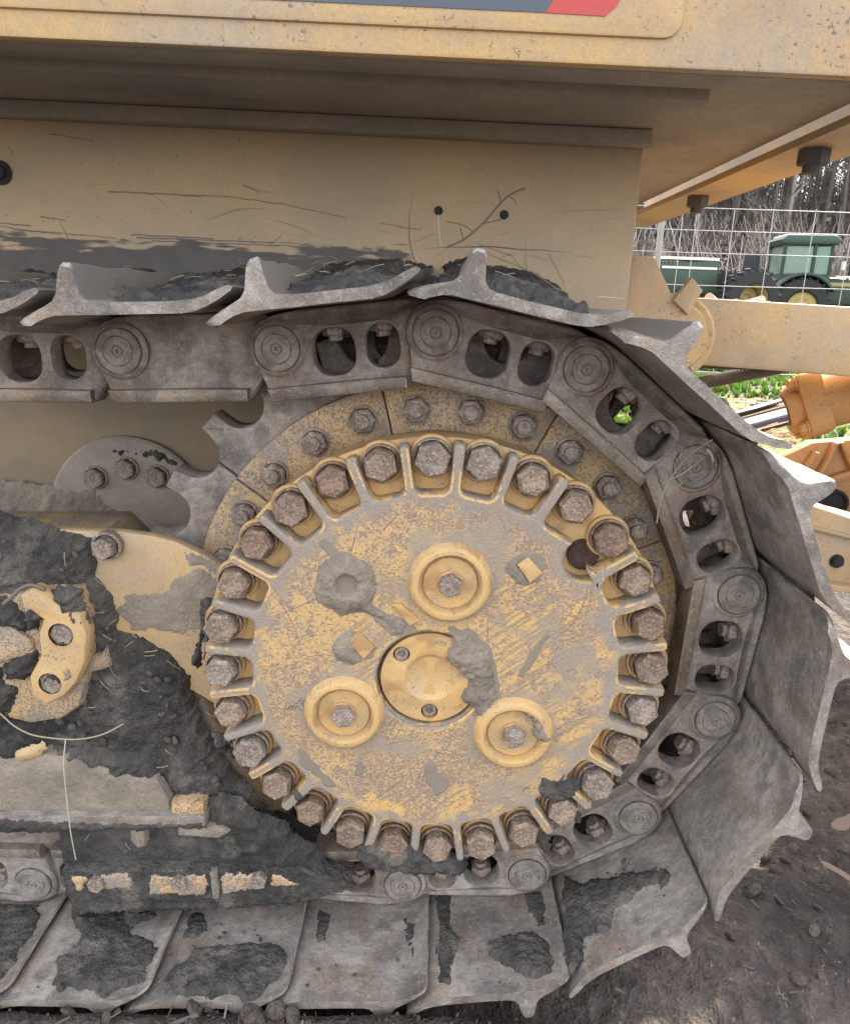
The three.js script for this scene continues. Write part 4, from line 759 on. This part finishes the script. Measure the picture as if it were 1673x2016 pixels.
{ // wire fence
  const f = group('wire_fence'); tag(f, 'galvanised wire fence with horizontal strands between machine and tractors', 'fence');
  const wire = std({ color: 0xa5a4a0, metalness: 0.5, roughness: 0.35 }), Z = -4.6;
  for (const [x0, y0, x1, y1] of [[1000, 393, 1673, 419], [1000, 438, 1673, 463], [1000, 483, 1673, 507], [1000, 548, 1673, 570], [1000, 640, 1673, 664], [1000, 716, 1673, 742], [1000, 772, 1673, 799]]) {
    const a = at(x0, y0, Z), b = at(x1, y1, Z), d = b.clone().sub(a), c = b.clone().addScaledVector(d, 0.6), mid = a.clone().lerp(b, 0.5); mid.y -= 0.006;
    obj('strand', tube([a, mid, b, c], 0.0036, 30, 6), wire, f);
  }
  for (const [x, r, m] of [[1308, 0.022, 1], [1345, 0.003, 0], [1372, 0.003, 0], [1446, 0.003, 0], [1523, 0.003, 0], [1606, 0.003, 0], [1684, 0.003, 0]]) {
    const t = at(x, m ? 380 : 412, Z - 0.012); obj(m ? 'post' : 'stay_wire', tube([t, V3(t.x, 0.2, t.z), V3(t.x, -0.62, t.z)], r, 4, 8), m ? std({ color: 0x9b988f, roughness: 0.6, metalness: 0.4 }) : wire, f);
  }
}
function wheel(r, w, rimR, parent, x, z, rimMat) {
  const g = group('wheel', parent); g.position.set(x, r, z);
  const lug = []; for (let k = 0; k < 22; k++) { const a = k / 22 * Math.PI * 2; for (const s of [-1, 1]) { const b = box(0.05, 0.06, w * 0.52, 0, r - 0.01, s * w * 0.25); b.rotateY(0); b.rotateZ(a + (s > 0 ? 0.14 : 0)); lug.push(b); } }
  obj('tyre', boxUV(join(lathe([[rimR, -w / 2], [rimR * 1.1, -w / 2 - 0.02], [r * 0.9, -w / 2], [r - 0.02, -w * 0.4], [r - 0.02, w * 0.4], [r * 0.9, w / 2], [rimR * 1.1, w / 2 + 0.02], [rimR, w / 2]], 48), lug)), std({ color: 0x2c2c2d, roughness: 0.9 }), g);
  obj('rim', boxUV(join(lathe([[rimR, -w / 2], [rimR * 0.94, w / 2 + 0.01], [rimR * 0.86, w / 2 - 0.03], [rimR * 0.4, w / 2 - 0.06], [rimR * 0.3, w / 2 - 0.02], [0, w / 2 - 0.02]], 40), ...[0, 1, 2, 3, 4, 5].map((k) => { const h = hexGeo(0.03, 0.03); h.translate(rimR * 0.55 * Math.cos(k * 1.047), rimR * 0.55 * Math.sin(k * 1.047), w / 2 - 0.055); return h; }))), rimMat, g);
}
const jdGreen = std({ color: 0x2a3f31, roughness: 0.5 }), jdYellow = std({ color: 0xa8945a, roughness: 0.55 }), glass = new THREE.MeshPhysicalMaterial({ color: 0xbfd8cc, transmission: 0.85, thickness: 0, roughness: 0.15, side: THREE.DoubleSide });
{ // cab tractor
  const base = at(1566, 604, -17), t = group('tractor'); t.position.set(base.x, base.y - 0.64, -17.4); t.rotation.y = -0.12; t.scale.setScalar(0.82);
  tag(t, 'green tractor with glazed cab, white roof edge and yellow rear wheel rim', 'tractor');
  for (const z of [0.85, -0.85]) { wheel(0.78, 0.46, 0.42, t, 0, z, jdYellow); wheel(0.52, 0.3, 0.28, t, 2.35, z * 0.9, jdYellow); }
  obj('chassis', boxUV(join(box(2.9, 0.35, 0.5, 1.1, 0.75, 0), box(0.6, 0.5, 0.9, 0, 0.85, 0))), jdGreen, t);
  obj('hood', boxUV(ext([V2(0.75, 0.85), V2(2.75, 0.85), V2(2.75, 1.35), V2(2.65, 1.5), V2(0.75, 1.62)], -0.36, 0.36, 0.05)), jdGreen, t);
  obj('hood_stripe', boxUV(box(1.9, 0.1, 0.01, 1.75, 1.42, 0.367)), jdYellow, t);
  for (const s of [1, -1]) { obj('fender', boxUV(ext([...circ(0, 0.78, 0.92, 14, 0.15 * Math.PI, 0.85 * Math.PI), ...circ(0, 0.78, 0.84, 14, 0.85 * Math.PI, 0.15 * Math.PI)], s * 0.85 - 0.26, s * 0.85 + 0.26, 0.02)), jdGreen, t); }
  obj('cab_base', boxUV(box(1.35, 0.5, 1.3, 0.1, 1.42, 0)), jdGreen, t);
  for (const [x, z] of [[-0.52, 0.62], [0.28, 0.62], [0.74, 0.6], [-0.52, -0.62], [0.74, -0.6]]) obj('cab_pillar', boxUV(box(0.08, 0.85, 0.08, x, 2.05, z)), std({ color: 0x223528, roughness: 0.6 }), t);
  for (const [w, x] of [[0.7, -0.12], [0.36, 0.51]]) obj('side_window', box(w, 0.72, 0.012, x, 2.05, 0.62), glass, t);
  for (const x of [-0.53, 0.75]) obj('end_window', box(0.012, 0.72, 1.1, x, 2.05, 0), glass, t);
  obj('roof', boxUV(ext([V2(-0.62, 2.46), V2(0.86, 2.46), V2(0.92, 2.58), V2(0.76, 2.70), V2(-0.5, 2.70), V2(-0.68, 2.58)], -0.72, 0.72, 0.05)), std({ color: 0x33443a, roughness: 0.5 }), t);
  obj('roof_edge', boxUV(box(1.25, 0.05, 1.3, 0.13, 2.718, 0)), std({ color: 0xe6e4da, roughness: 0.4 }), t);
  obj('exhaust_stack', tube([V3(1.5, 1.5, 0.1), V3(1.5, 2.0, 0.1), V3(1.5, 2.5, 0.1)], 0.05, 6, 10), M.dark, t);
  obj('mirror', boxUV(box(0.06, 0.22, 0.14, 1.0, 1.9, 0.85)), std({ color: 0xdedcd2, roughness: 0.4 }), t);
  obj('side_rail', boxUV(box(1.3, 0.06, 0.06, 1.65, 1.62, 0.45)), std({ color: 0xe6e0c8, roughness: 0.4 }), t);
}
{ // open tractor at the fence
  const base = at(1440, 590, -14), t = group('tractor'); t.position.set(base.x, base.y - 0.55, -14); t.rotation.y = Math.PI + 0.15;
  tag(t, 'small green open tractor with pale hood trim parked beside the fence post', 'tractor');
  for (const z of [0.6, -0.6]) { wheel(0.55, 0.32, 0.28, t, 0, z, jdYellow); wheel(0.34, 0.2, 0.18, t, 1.45, z * 0.9, jdYellow); }
  obj('chassis', boxUV(box(1.8, 0.25, 0.4, 0.75, 0.55, 0)), jdGreen, t);
  obj('hood', boxUV(ext([V2(0.5, 0.62), V2(1.75, 0.62), V2(1.75, 1.05), V2(1.65, 1.18), V2(0.5, 1.25)], -0.28, 0.28, 0.04)), jdGreen, t);
  obj('hood_trim', boxUV(join(box(1.2, 0.05, 0.5, 1.1, 1.27, 0), box(1.1, 0.04, 0.01, 1.1, 1.1, -0.287))), std({ color: 0xe8e4d2, roughness: 0.4 }), t);
  obj('grille', boxUV(box(0.02, 0.36, 0.44, 1.765, 0.84, 0)), std({ color: 0x9db0b4, roughness: 0.5, metalness: 0.3 }), t);
  obj('seat', boxUV(join(box(0.4, 0.08, 0.42, -0.1, 1.0, 0), box(0.08, 0.42, 0.42, -0.3, 1.2, 0))), M.dark, t);
  obj('steering_wheel', (() => { const g = new THREE.TorusGeometry(0.19, 0.016, 6, 20); g.rotateX(1.1); g.rotateY(Math.PI / 2); g.translate(0.35, 1.35, 0); return g.toNonIndexed(); })(), M.dark, t);
}
{ // low heap of cut wood and stone past the fence
  const cols = [0xb98f78, 0xa9a29a, 0xc9b7a4, 0x8b7f78];
  for (let k = 0; k < 9; k++) { const p = at(1405 + k * 13, 596 + (k % 3) * 8, -12.4 - (k % 4) * 0.3), g = new THREE.CylinderGeometry(rr(0.06, 0.11), rr(0.07, 0.12), rr(0.3, 0.6), 9).toNonIndexed(); g.rotateZ(rr(1.1, 1.9)); g.rotateY(rr(0, 3)); const o = obj(numbered('log'), boxUV(g), std({ color: cols[k % 4], roughness: 0.9 })); o.position.set(p.x, Math.max(p.y, groundY(p.x, p.z) + 0.1), p.z); tag(o, 'short cut log lying in the pale heap past the wire fence', 'log', 'cut logs heaped past the fence'); }
}
{ // wooded hillside
  const pos = [], uv = [], idx = [], n = 50, hy = (x, z) => -0.6 + Math.max(0, -z - 21) * 0.22 + (fbm(x * 0.25, z * 0.25, 3, 401) - 0.5) * 1.0 * sstep(-21, -26, z);
  for (let j = 0; j <= n; j++) for (let i = 0; i <= n; i++) { const x = -6 + i / n * 46, z = -20 - j / n * 22, y = hy(x, z) - (j === 0 ? 0.4 : 0); pos.push(x, y, z); uv.push(x, z); }
  for (let j = 0; j < n; j++) for (let i = 0; i < n; i++) { const a = j * (n + 1) + i; idx.push(a, a + 1, a + n + 1, a + 1, a + n + 2, a + n + 1); }
  const g = new THREE.BufferGeometry(); g.setAttribute('position', new THREE.Float32BufferAttribute(pos, 3)); g.setAttribute('uv', new THREE.Float32BufferAttribute(uv, 2)); g.setIndex(idx); g.computeVertexNormals();
  const [hc, hh] = pair(512, 512, (u, v) => { const a = fbm(u * 8, v * 8, 5, 411, 8), b = fbm(u * 70, v * 70, 3, 414, 70); const c = mix3([0.20, 0.165, 0.14], [0.40, 0.32, 0.255], clamp(0.4 + 1.2 * (a - 0.5) + 1.3 * (b - 0.5))); return [...c, b]; }, 6);
  tag(obj('hillside', g, std({ map: hc, bumpMap: hh, bumpScale: 0.15, roughness: 1 })), 'leaf covered hillside below the bare wood', 'hill', null, 'structure');
  const stick = (a, b, r0, r1) => { const L = a.distanceTo(b), c = new THREE.CylinderGeometry(r1, r0, L, 5, 1, true); c.translate(0, L / 2, 0); c.applyQuaternion(new THREE.Quaternion().setFromUnitVectors(V3(0, 1, 0), b.clone().sub(a).normalize())); c.translate(a.x, a.y, a.z); return c.toNonIndexed(); };
  const bare = (H, r, twigs) => {
    const tr = [], cr = [];
    let p = V3(0, -0.3, 0), rad = r; const knots = [p];
    for (let i = 0; i < 6; i++) { const q = p.clone().add(V3(rr(-0.12, 0.12), H / 6, rr(-0.12, 0.12))); tr.push(stick(p, q, rad, rad * 0.84)); rad *= 0.84; p = q; knots.push(q); }
    const limb = (o, d, L, r1, depth) => { let a = o; for (let i = 0; i < 3; i++) { const b = a.clone().addScaledVector(d, L / 3).add(V3(rr(-0.1, 0.1) * L * 0.4, rr(0, 0.12) * L, rr(-0.1, 0.1) * L * 0.4)); cr.push(stick(a, b, r1, r1 * 0.75)); r1 *= 0.75; a = b; if (depth < 2) for (let q = 0; q < 2; q++) limb(b, d.clone().add(V3(rr(-0.9, 0.9), rr(-0.1, 0.7), rr(-0.9, 0.9))).normalize(), L * rr(0.35, 0.55), r1 * 0.6, depth + 1); } };
    for (let k = 0; k < twigs; k++) { const i = 1 + Math.floor(rr(0, 5)), a = rr(0, 6.28); limb(knots[i].clone().lerp(knots[i + 1], rnd()), V3(Math.cos(a), rr(0.2, 0.9), Math.sin(a)).normalize(), H * rr(0.12, 0.24), r * 0.35, 0); }
    return [join(tr), join(cr)];
  };
  const bark = std({ color: 0x4f4942, roughness: 0.95 }), pale = std({ color: 0x9a928a, roughness: 0.95 });
  const kinds = [bare(9, 0.11, 8), bare(11, 0.14, 9), bare(7, 0.07, 9)];
  const spots = []; for (let k = 0; k < 16; k++) spots.push([9 + k * 0.85 + rr(-0.3, 0.3), -rr(22, 27)]);
  spots.forEach(([x, z], k) => { const t = group('bare_tree'); t.position.set(x, hy(x, z) - 0.1, z); t.rotation.y = rr(0, 6); t.scale.setScalar(rr(0.6, 0.8)); const [a, b] = kinds[k % 3]; obj('trunk', a, k % 4 ? bark : pale, t); obj('crown', b, k % 4 ? bark : pale, t); tag(t, 'leafless tree at the foot of the wooded hillside behind the tractors', 'tree', 'bare trees along the wood edge'); });
  const all = kinds.map(([a, b]) => join(a, b)), m4 = new THREE.Matrix4(), c = new THREE.Color();
  const w = new THREE.Group(); 
  all.forEach((gg, q) => {
    const im = new THREE.InstancedMesh(gg, std({ color: 0xffffff, roughness: 0.95 }), 150);
    for (let k = 0; k < 150; k++) { const z = -rr(26, 40), x = rr(0.22, 0.80) * -z + rr(-3, 3), s = rr(0.45, 0.85); m4.makeRotationY(rr(0, 6.28)).scale(V3(s, s, s)).setPosition(x, hy(x, z) - 0.2, z); im.setMatrixAt(k, m4); const v = rr(0.04, 0.16); im.setColorAt(k, c.setRGB(v * 1.2, v, v * 0.84)); }
    im.name = numbered('bare_wood'); im.castShadow = im.receiveShadow = true; scene.add(im);
    tag(im, ['grey leafless wood covering the hillside as one mass', 'tall grey trunks standing thick in the hillside wood', 'thin brown saplings filling the hillside wood'][q], 'woods', null, 'stuff');
  });
  // undergrowth of twigs with dry leaves catching the light
  const tw = []; for (let k = 0; k < 40; k++) { const a = V3(rr(-0.6, 0.6), rr(-0.1, 0.9), rr(-0.6, 0.6)), d = V3(rr(-1, 1), rr(0.1, 1), rr(-1, 1)).normalize(); tw.push(stick(a, a.clone().addScaledVector(d, rr(0.3, 0.9)), 0.012, 0.005)); if (k % 2) { const l = new THREE.PlaneGeometry(0.08, 0.06).toNonIndexed(); l.rotateX(rr(0, 3)); l.rotateY(rr(0, 3)); l.translate(a.x + d.x * 0.4, a.y + d.y * 0.4, a.z + d.z * 0.4); tw.push(l); } }
  const un = new THREE.InstancedMesh(join(tw), std({ color: 0xffffff, roughness: 0.9 }), 1600);
  for (let k = 0; k < 1600; k++) { const z = -rr(20.5, 40), x = rr(0.24, 0.78) * -z + rr(-2, 2), s = rr(0.7, 2.2); m4.makeRotationY(rr(0, 6.28)).scale(V3(s, s, s)).setPosition(x, hy(x, z), z); un.setMatrixAt(k, m4); const v = rr(0.08, 0.34); un.setColorAt(k, c.setRGB(v * 1.12, v * 0.94, v * 0.8)); }
  un.name = 'undergrowth'; un.castShadow = un.receiveShadow = true; scene.add(un); tag(un, 'tangled dry undergrowth at the foot of the hillside wood', 'brush', null, 'stuff');
}
// ---------------------------------------------------------------- straw, twigs, leaves, clods and chips
{
  const straw = std({ color: 0xa3967c, roughness: 0.8 }), twigM = std({ color: 0x6f655a, roughness: 0.9 }), pale = std({ color: 0xb4ad9a, roughness: 0.7 });
  const path = (a, z) => a.map(([x, y, q]) => at(x, y, q ?? z));
  const stem = (pts, r) => tube(pts, r, Math.max(10, pts.length * 6), 5);
  const thing = (name, gs, m, label, cat, grp) => tag(obj(numbered(name), join(gs), m), label, cat, grp);
  thing('twig', [stem(path([[880, 486], [912, 472], [950, 440], [1000, 386], [1034, 370]], -0.27), 0.0016), stem(path([[950, 440], [970, 436], [986, 432]], -0.27), 0.0009), stem(path([[985, 402], [984, 388], [978, 376]], -0.27), 0.0009), stem(path([[1000, 386], [1010, 392], [1016, 402]], -0.27), 0.0008), stem(path([[930, 456], [915, 445], [880, 436]], -0.27), 0.0008), stem(path([[912, 472], [908, 458], [906, 448]], -0.27), 0.0009)], twigM, 'thin bare twig standing up against the hull side above the grouser', 'twig');
  thing('straw_stalk', [stem(path([[862, 422], [864, 450], [868, 484]], -0.3), 0.0012)], pale, 'pale dry stem hanging below a hull hole plug', 'stem');
  thing('dry_weed', [stem(path([[1292, 1030, 0.015], [1300, 985, 0.02], [1318, 945, 0.025], [1345, 908, 0.03], [1372, 885, 0.03], [1402, 866, 0.03]]), 0.0011), stem(path([[1318, 945, 0.025], [1350, 928, 0.03], [1385, 900, 0.03]]), 0.0009), stem(path([[1308, 966, 0.02], [1330, 958, 0.025], [1344, 950, 0.03]]), 0.0008), ...[...Array(6)].map((_, k) => stem(path([[1312 + k * 9, 948 - k * 8, 0.027], [1306 + k * 9 + rr(-10, 6), 930 - k * 8 + rr(-8, 4), 0.035], [1302 + k * 9 + rr(-16, 10), 918 - k * 8 + rr(-12, 6), 0.04]]), 0.00055))], straw, 'feathery dry weed caught between the track link and shoe', 'weed');
  thing('straw_stalk', [stem(path([[1392, 884], [1399, 894], [1404, 908]], 0.05), 0.0014)], pale, 'short white stem stuck beside the feathery dry weed', 'stem');
  thing('grass_stalk', [stem(path([[0, 1404], [30, 1430], [62, 1446], [112, 1454], [160, 1455], [202, 1446], [244, 1425]], 0.04), 0.0012)], straw, 'long curved dry grass stem lying across the mud below the bearing cap', 'stem');
  thing('grass_stalk', [stem(path([[130, 1455, 0.04], [126, 1500, 0.05], [134, 1590, 0.052], [140, 1640, 0.055], [150, 1692, 0.05]]), 0.0009)], pale, 'thin dry stem hanging down over the dusty shelf edge', 'stem');
  thing('root', [stem(path([[8, 1188], [24, 1176], [40, 1160], [62, 1152], [90, 1160]], 0.045), 0.003)], twigM, 'grey root curling over the muddy bearing cap', 'root');
  thing('straw_tuft', [...Array(16)].map(() => { const a = rr(-0.6, 0.5), L = rr(18, 52), x = rr(1470, 1535), y = rr(852, 872); return stem(path([[x, y, -0.04], [x + L * 0.5 * Math.cos(a), y - L * 0.5 * Math.sin(a) - 4, -0.05], [x + L * Math.cos(a), y - L * Math.sin(a) + rr(-4, 8), -0.06]]), 0.0007); }), std({ color: 0xc79a62, roughness: 0.8 }), 'tuft of orange straw on the shoe edge beside the chrome rod', 'straw');
  // short bits of straw lying about the earth on the shoes
  const bits = [];
  for (let k = 0; k < 90; k++) {
    const kk = Math.floor(rr(0, 7)), f = face(kk, 0.0605, true), x = rr(0.02, 0.19), v = rr(-0.10, 0.30), p = f.o.clone().addScaledVector(f.u, x).addScaledVector(f.v, v).addScaledVector(f.n, 0.026 + (kk < 5 ? 0.04 * sstep(0, 0.38, v) : 0)), a = rr(0, 6.28), L = rr(0.008, 0.04);
    const d = V3().addScaledVector(f.u, Math.cos(a) * L).addScaledVector(f.v, Math.sin(a) * L).addScaledVector(f.n, rr(-0.1, 0.35) * L);
    bits.push(tube([p, p.clone().addScaledVector(d, 0.5).addScaledVector(f.n, L * 0.02), p.clone().add(d)], rr(0.0003, 0.0007), 3, 3));
  }
  for (let k = 0; k < 70; k++) { const p = at(rr(-20, 480), rr(1090, 1720), 0.02); if (p.x > -0.33) continue; const a = rr(0, 6.28), L = rr(0.006, 0.025); bits.push(tube([p, p.clone().add(V3(Math.cos(a) * L * 0.5, Math.sin(a) * L * 0.5, 0.003)), p.clone().add(V3(Math.cos(a) * L, Math.sin(a) * L, 0.002))], rr(0.0004, 0.0008), 3, 3)); }
  tag(obj('straw_litter', join(bits), straw), 'short bits of dry straw strewn over the muddy upper track', 'straw', null, 'stuff');
  // fallen leaves
  for (const [x, y, s, r, lab] of [[1660, 1636, 0.03, 0.4, 'ragged pale dry leaf on the soil beside a grouser'], [1660, 1742, 0.035, 2.2, 'curled pinkish dry leaf lying past the lowest curved shoe']]) {
    const n = 16, pts = []; for (let i = 0; i < n; i++) { const a = i / n * Math.PI * 2, q = s * (0.75 + 0.25 * Math.cos(2 * a)) * (0.8 + 0.35 * hash(i, 5, Math.round(x))); pts.push(V2(q * Math.cos(a) * 1.3, q * Math.sin(a) * 0.8)); }
    const g = ext(pts, 0, 0.0012, 0.0003); g.rotateX(-Math.PI / 2 + 0.35); g.rotateY(r); const p = on(x, y, -0.55); g.translate(p.x, p.y + 0.02, p.z);
    tag(obj(numbered('fallen_leaf'), boxUV(g), std({ color: 0x7d6a5c, roughness: 0.85 })), lab, 'leaf');
  }
  // ground litter
  const gy = (x, z) => { const near = 1 - sstep(1.5, 6, Math.hypot(x, z)); let y = -0.575 + near * ((fbm(x * 3, z * 3, 4, 201) - 0.5) * 0.11 + (fbm(x * 22, z * 22, 3, 205) - 0.5) * 0.035); return bank(x, z, y); };
  const m4 = new THREE.Matrix4(), q4 = new THREE.Quaternion(), e = new THREE.Euler(), c = new THREE.Color();
  const clod = new THREE.IcosahedronGeometry(1, 2), cp = clod.attributes.position;
  for (let i = 0; i < cp.count; i++) { const x = cp.getX(i), y = cp.getY(i), z = cp.getZ(i), f = 0.72 + 0.5 * fbm(x * 1.7 + 3 + z, y * 1.7 + 7 - z * 0.6, 3, 71); cp.setXYZ(i, x * f, y * f * 0.75, z * f); }
  clod.computeVertexNormals();
  const spot = () => (rnd() < 0.5 ? [rr(0.15, 1.3), rr(-1.3, 0.28)] : [rr(-0.8, 0.9), rr(0.15, 0.34)]);
  const cl = new THREE.InstancedMesh(boxUV(clod), std({ map: soiC, roughness: 0.97 }), 1500);
  for (let k = 0; k < 1500; k++) { const [x, z] = spot(), s = 0.0025 + 0.015 * Math.pow(rnd(), 4); m4.compose(V3(x, gy(x, z) + s * 0.25, z), q4.setFromEuler(e.set(rr(0, 6), rr(0, 6), rr(0, 6))), V3(s, s * 0.6, s)); cl.setMatrixAt(k, m4); const v = rr(0.9, 1.4); cl.setColorAt(k, c.setRGB(v, v * 0.98, v * 0.95)); }
  cl.name = 'soil_clods'; cl.castShadow = cl.receiveShadow = true; scene.add(cl); tag(cl, 'crumbled clods of dark soil around the track', 'soil', null, 'stuff');
  const mudPoly = polyPx([[-40, 1030], [170, 1075], [190, 1150], [240, 1250], [350, 1320], [390, 1430], [480, 1560], [600, 1680], [420, 1640], [400, 1570], [310, 1525], [170, 1490], [-40, 1480]], 0), cr = new THREE.InstancedMesh(boxUV(clod.clone()), std({ map: mudC, roughness: 0.95 }), 640);
  let q9 = 0, guard9 = 0; while (q9 < 640 && guard9++ < 20000) {
    let P, s9 = 0.0012 + 0.006 * Math.pow(rnd(), 3);
    if (q9 < 520) { const p = at(rr(-40, 600), rr(1030, 1690), 0); if (sdist(p.x, p.y, mudPoly) < 0.01) continue; P = V3(p.x, p.y, 0.006 + rr(0, 0.008)); }
    else { const kk = 9 + Math.floor(rr(0, 6)), f = face(kk, 0.0475, false); P = f.o.clone().addScaledVector(f.u, rr(0, 0.19)).addScaledVector(f.v, rr(0.01, 0.155)).addScaledVector(f.n, s9 * 0.3); s9 *= 0.55; }
    m4.compose(P, q4.setFromEuler(e.set(rr(0, 6), rr(0, 6), rr(0, 6))), V3(s9, s9 * 0.8, s9)); cr.setMatrixAt(q9, m4); const v = rr(0.9, 1.6); cr.setColorAt(q9, c.setRGB(v, v * 0.98, v * 0.95)); q9++;
  }
  cr.name = 'mud_crumbs'; cr.castShadow = cr.receiveShadow = true; scene.add(cr); tag(cr, 'loose crumbs of earth on the mud and the lower shoes', 'mud', null, 'stuff');
  const chip = new THREE.BoxGeometry(1, 0.12, 0.22, 3, 1, 1), hp = chip.attributes.position; for (let i = 0; i < hp.count; i++) hp.setXYZ(i, hp.getX(i), hp.getY(i) + 0.06 * Math.sin(hp.getX(i) * 5), hp.getZ(i) * (1 - 0.5 * Math.abs(hp.getX(i))));
  const ch = new THREE.InstancedMesh(boxUV(chip), std({ color: 0xffffff, roughness: 0.9 }), 900);
  for (let k = 0; k < 900; k++) { const [x, z] = spot(), s = rr(0.006, 0.022) * (rnd() < 0.1 ? 2.2 : 1); m4.compose(V3(x, gy(x, z) + 0.004, z), q4.setFromEuler(e.set(rr(-0.4, 0.4), rr(0, 6), rr(-0.4, 0.4))), V3(s, s * 0.5, s * rr(0.25, 0.7))); ch.setMatrixAt(k, m4); const v = 0.05 + 0.2 * rnd() * rnd(); ch.setColorAt(k, c.setRGB(v, v * 0.86, v * 0.72)); }
  ch.name = 'wood_chips'; ch.castShadow = ch.receiveShadow = true; scene.add(ch); tag(ch, 'splinters and bark chips pressed into the soil', 'wood chips', null, 'stuff');
}
renderer.render(scene, camera);
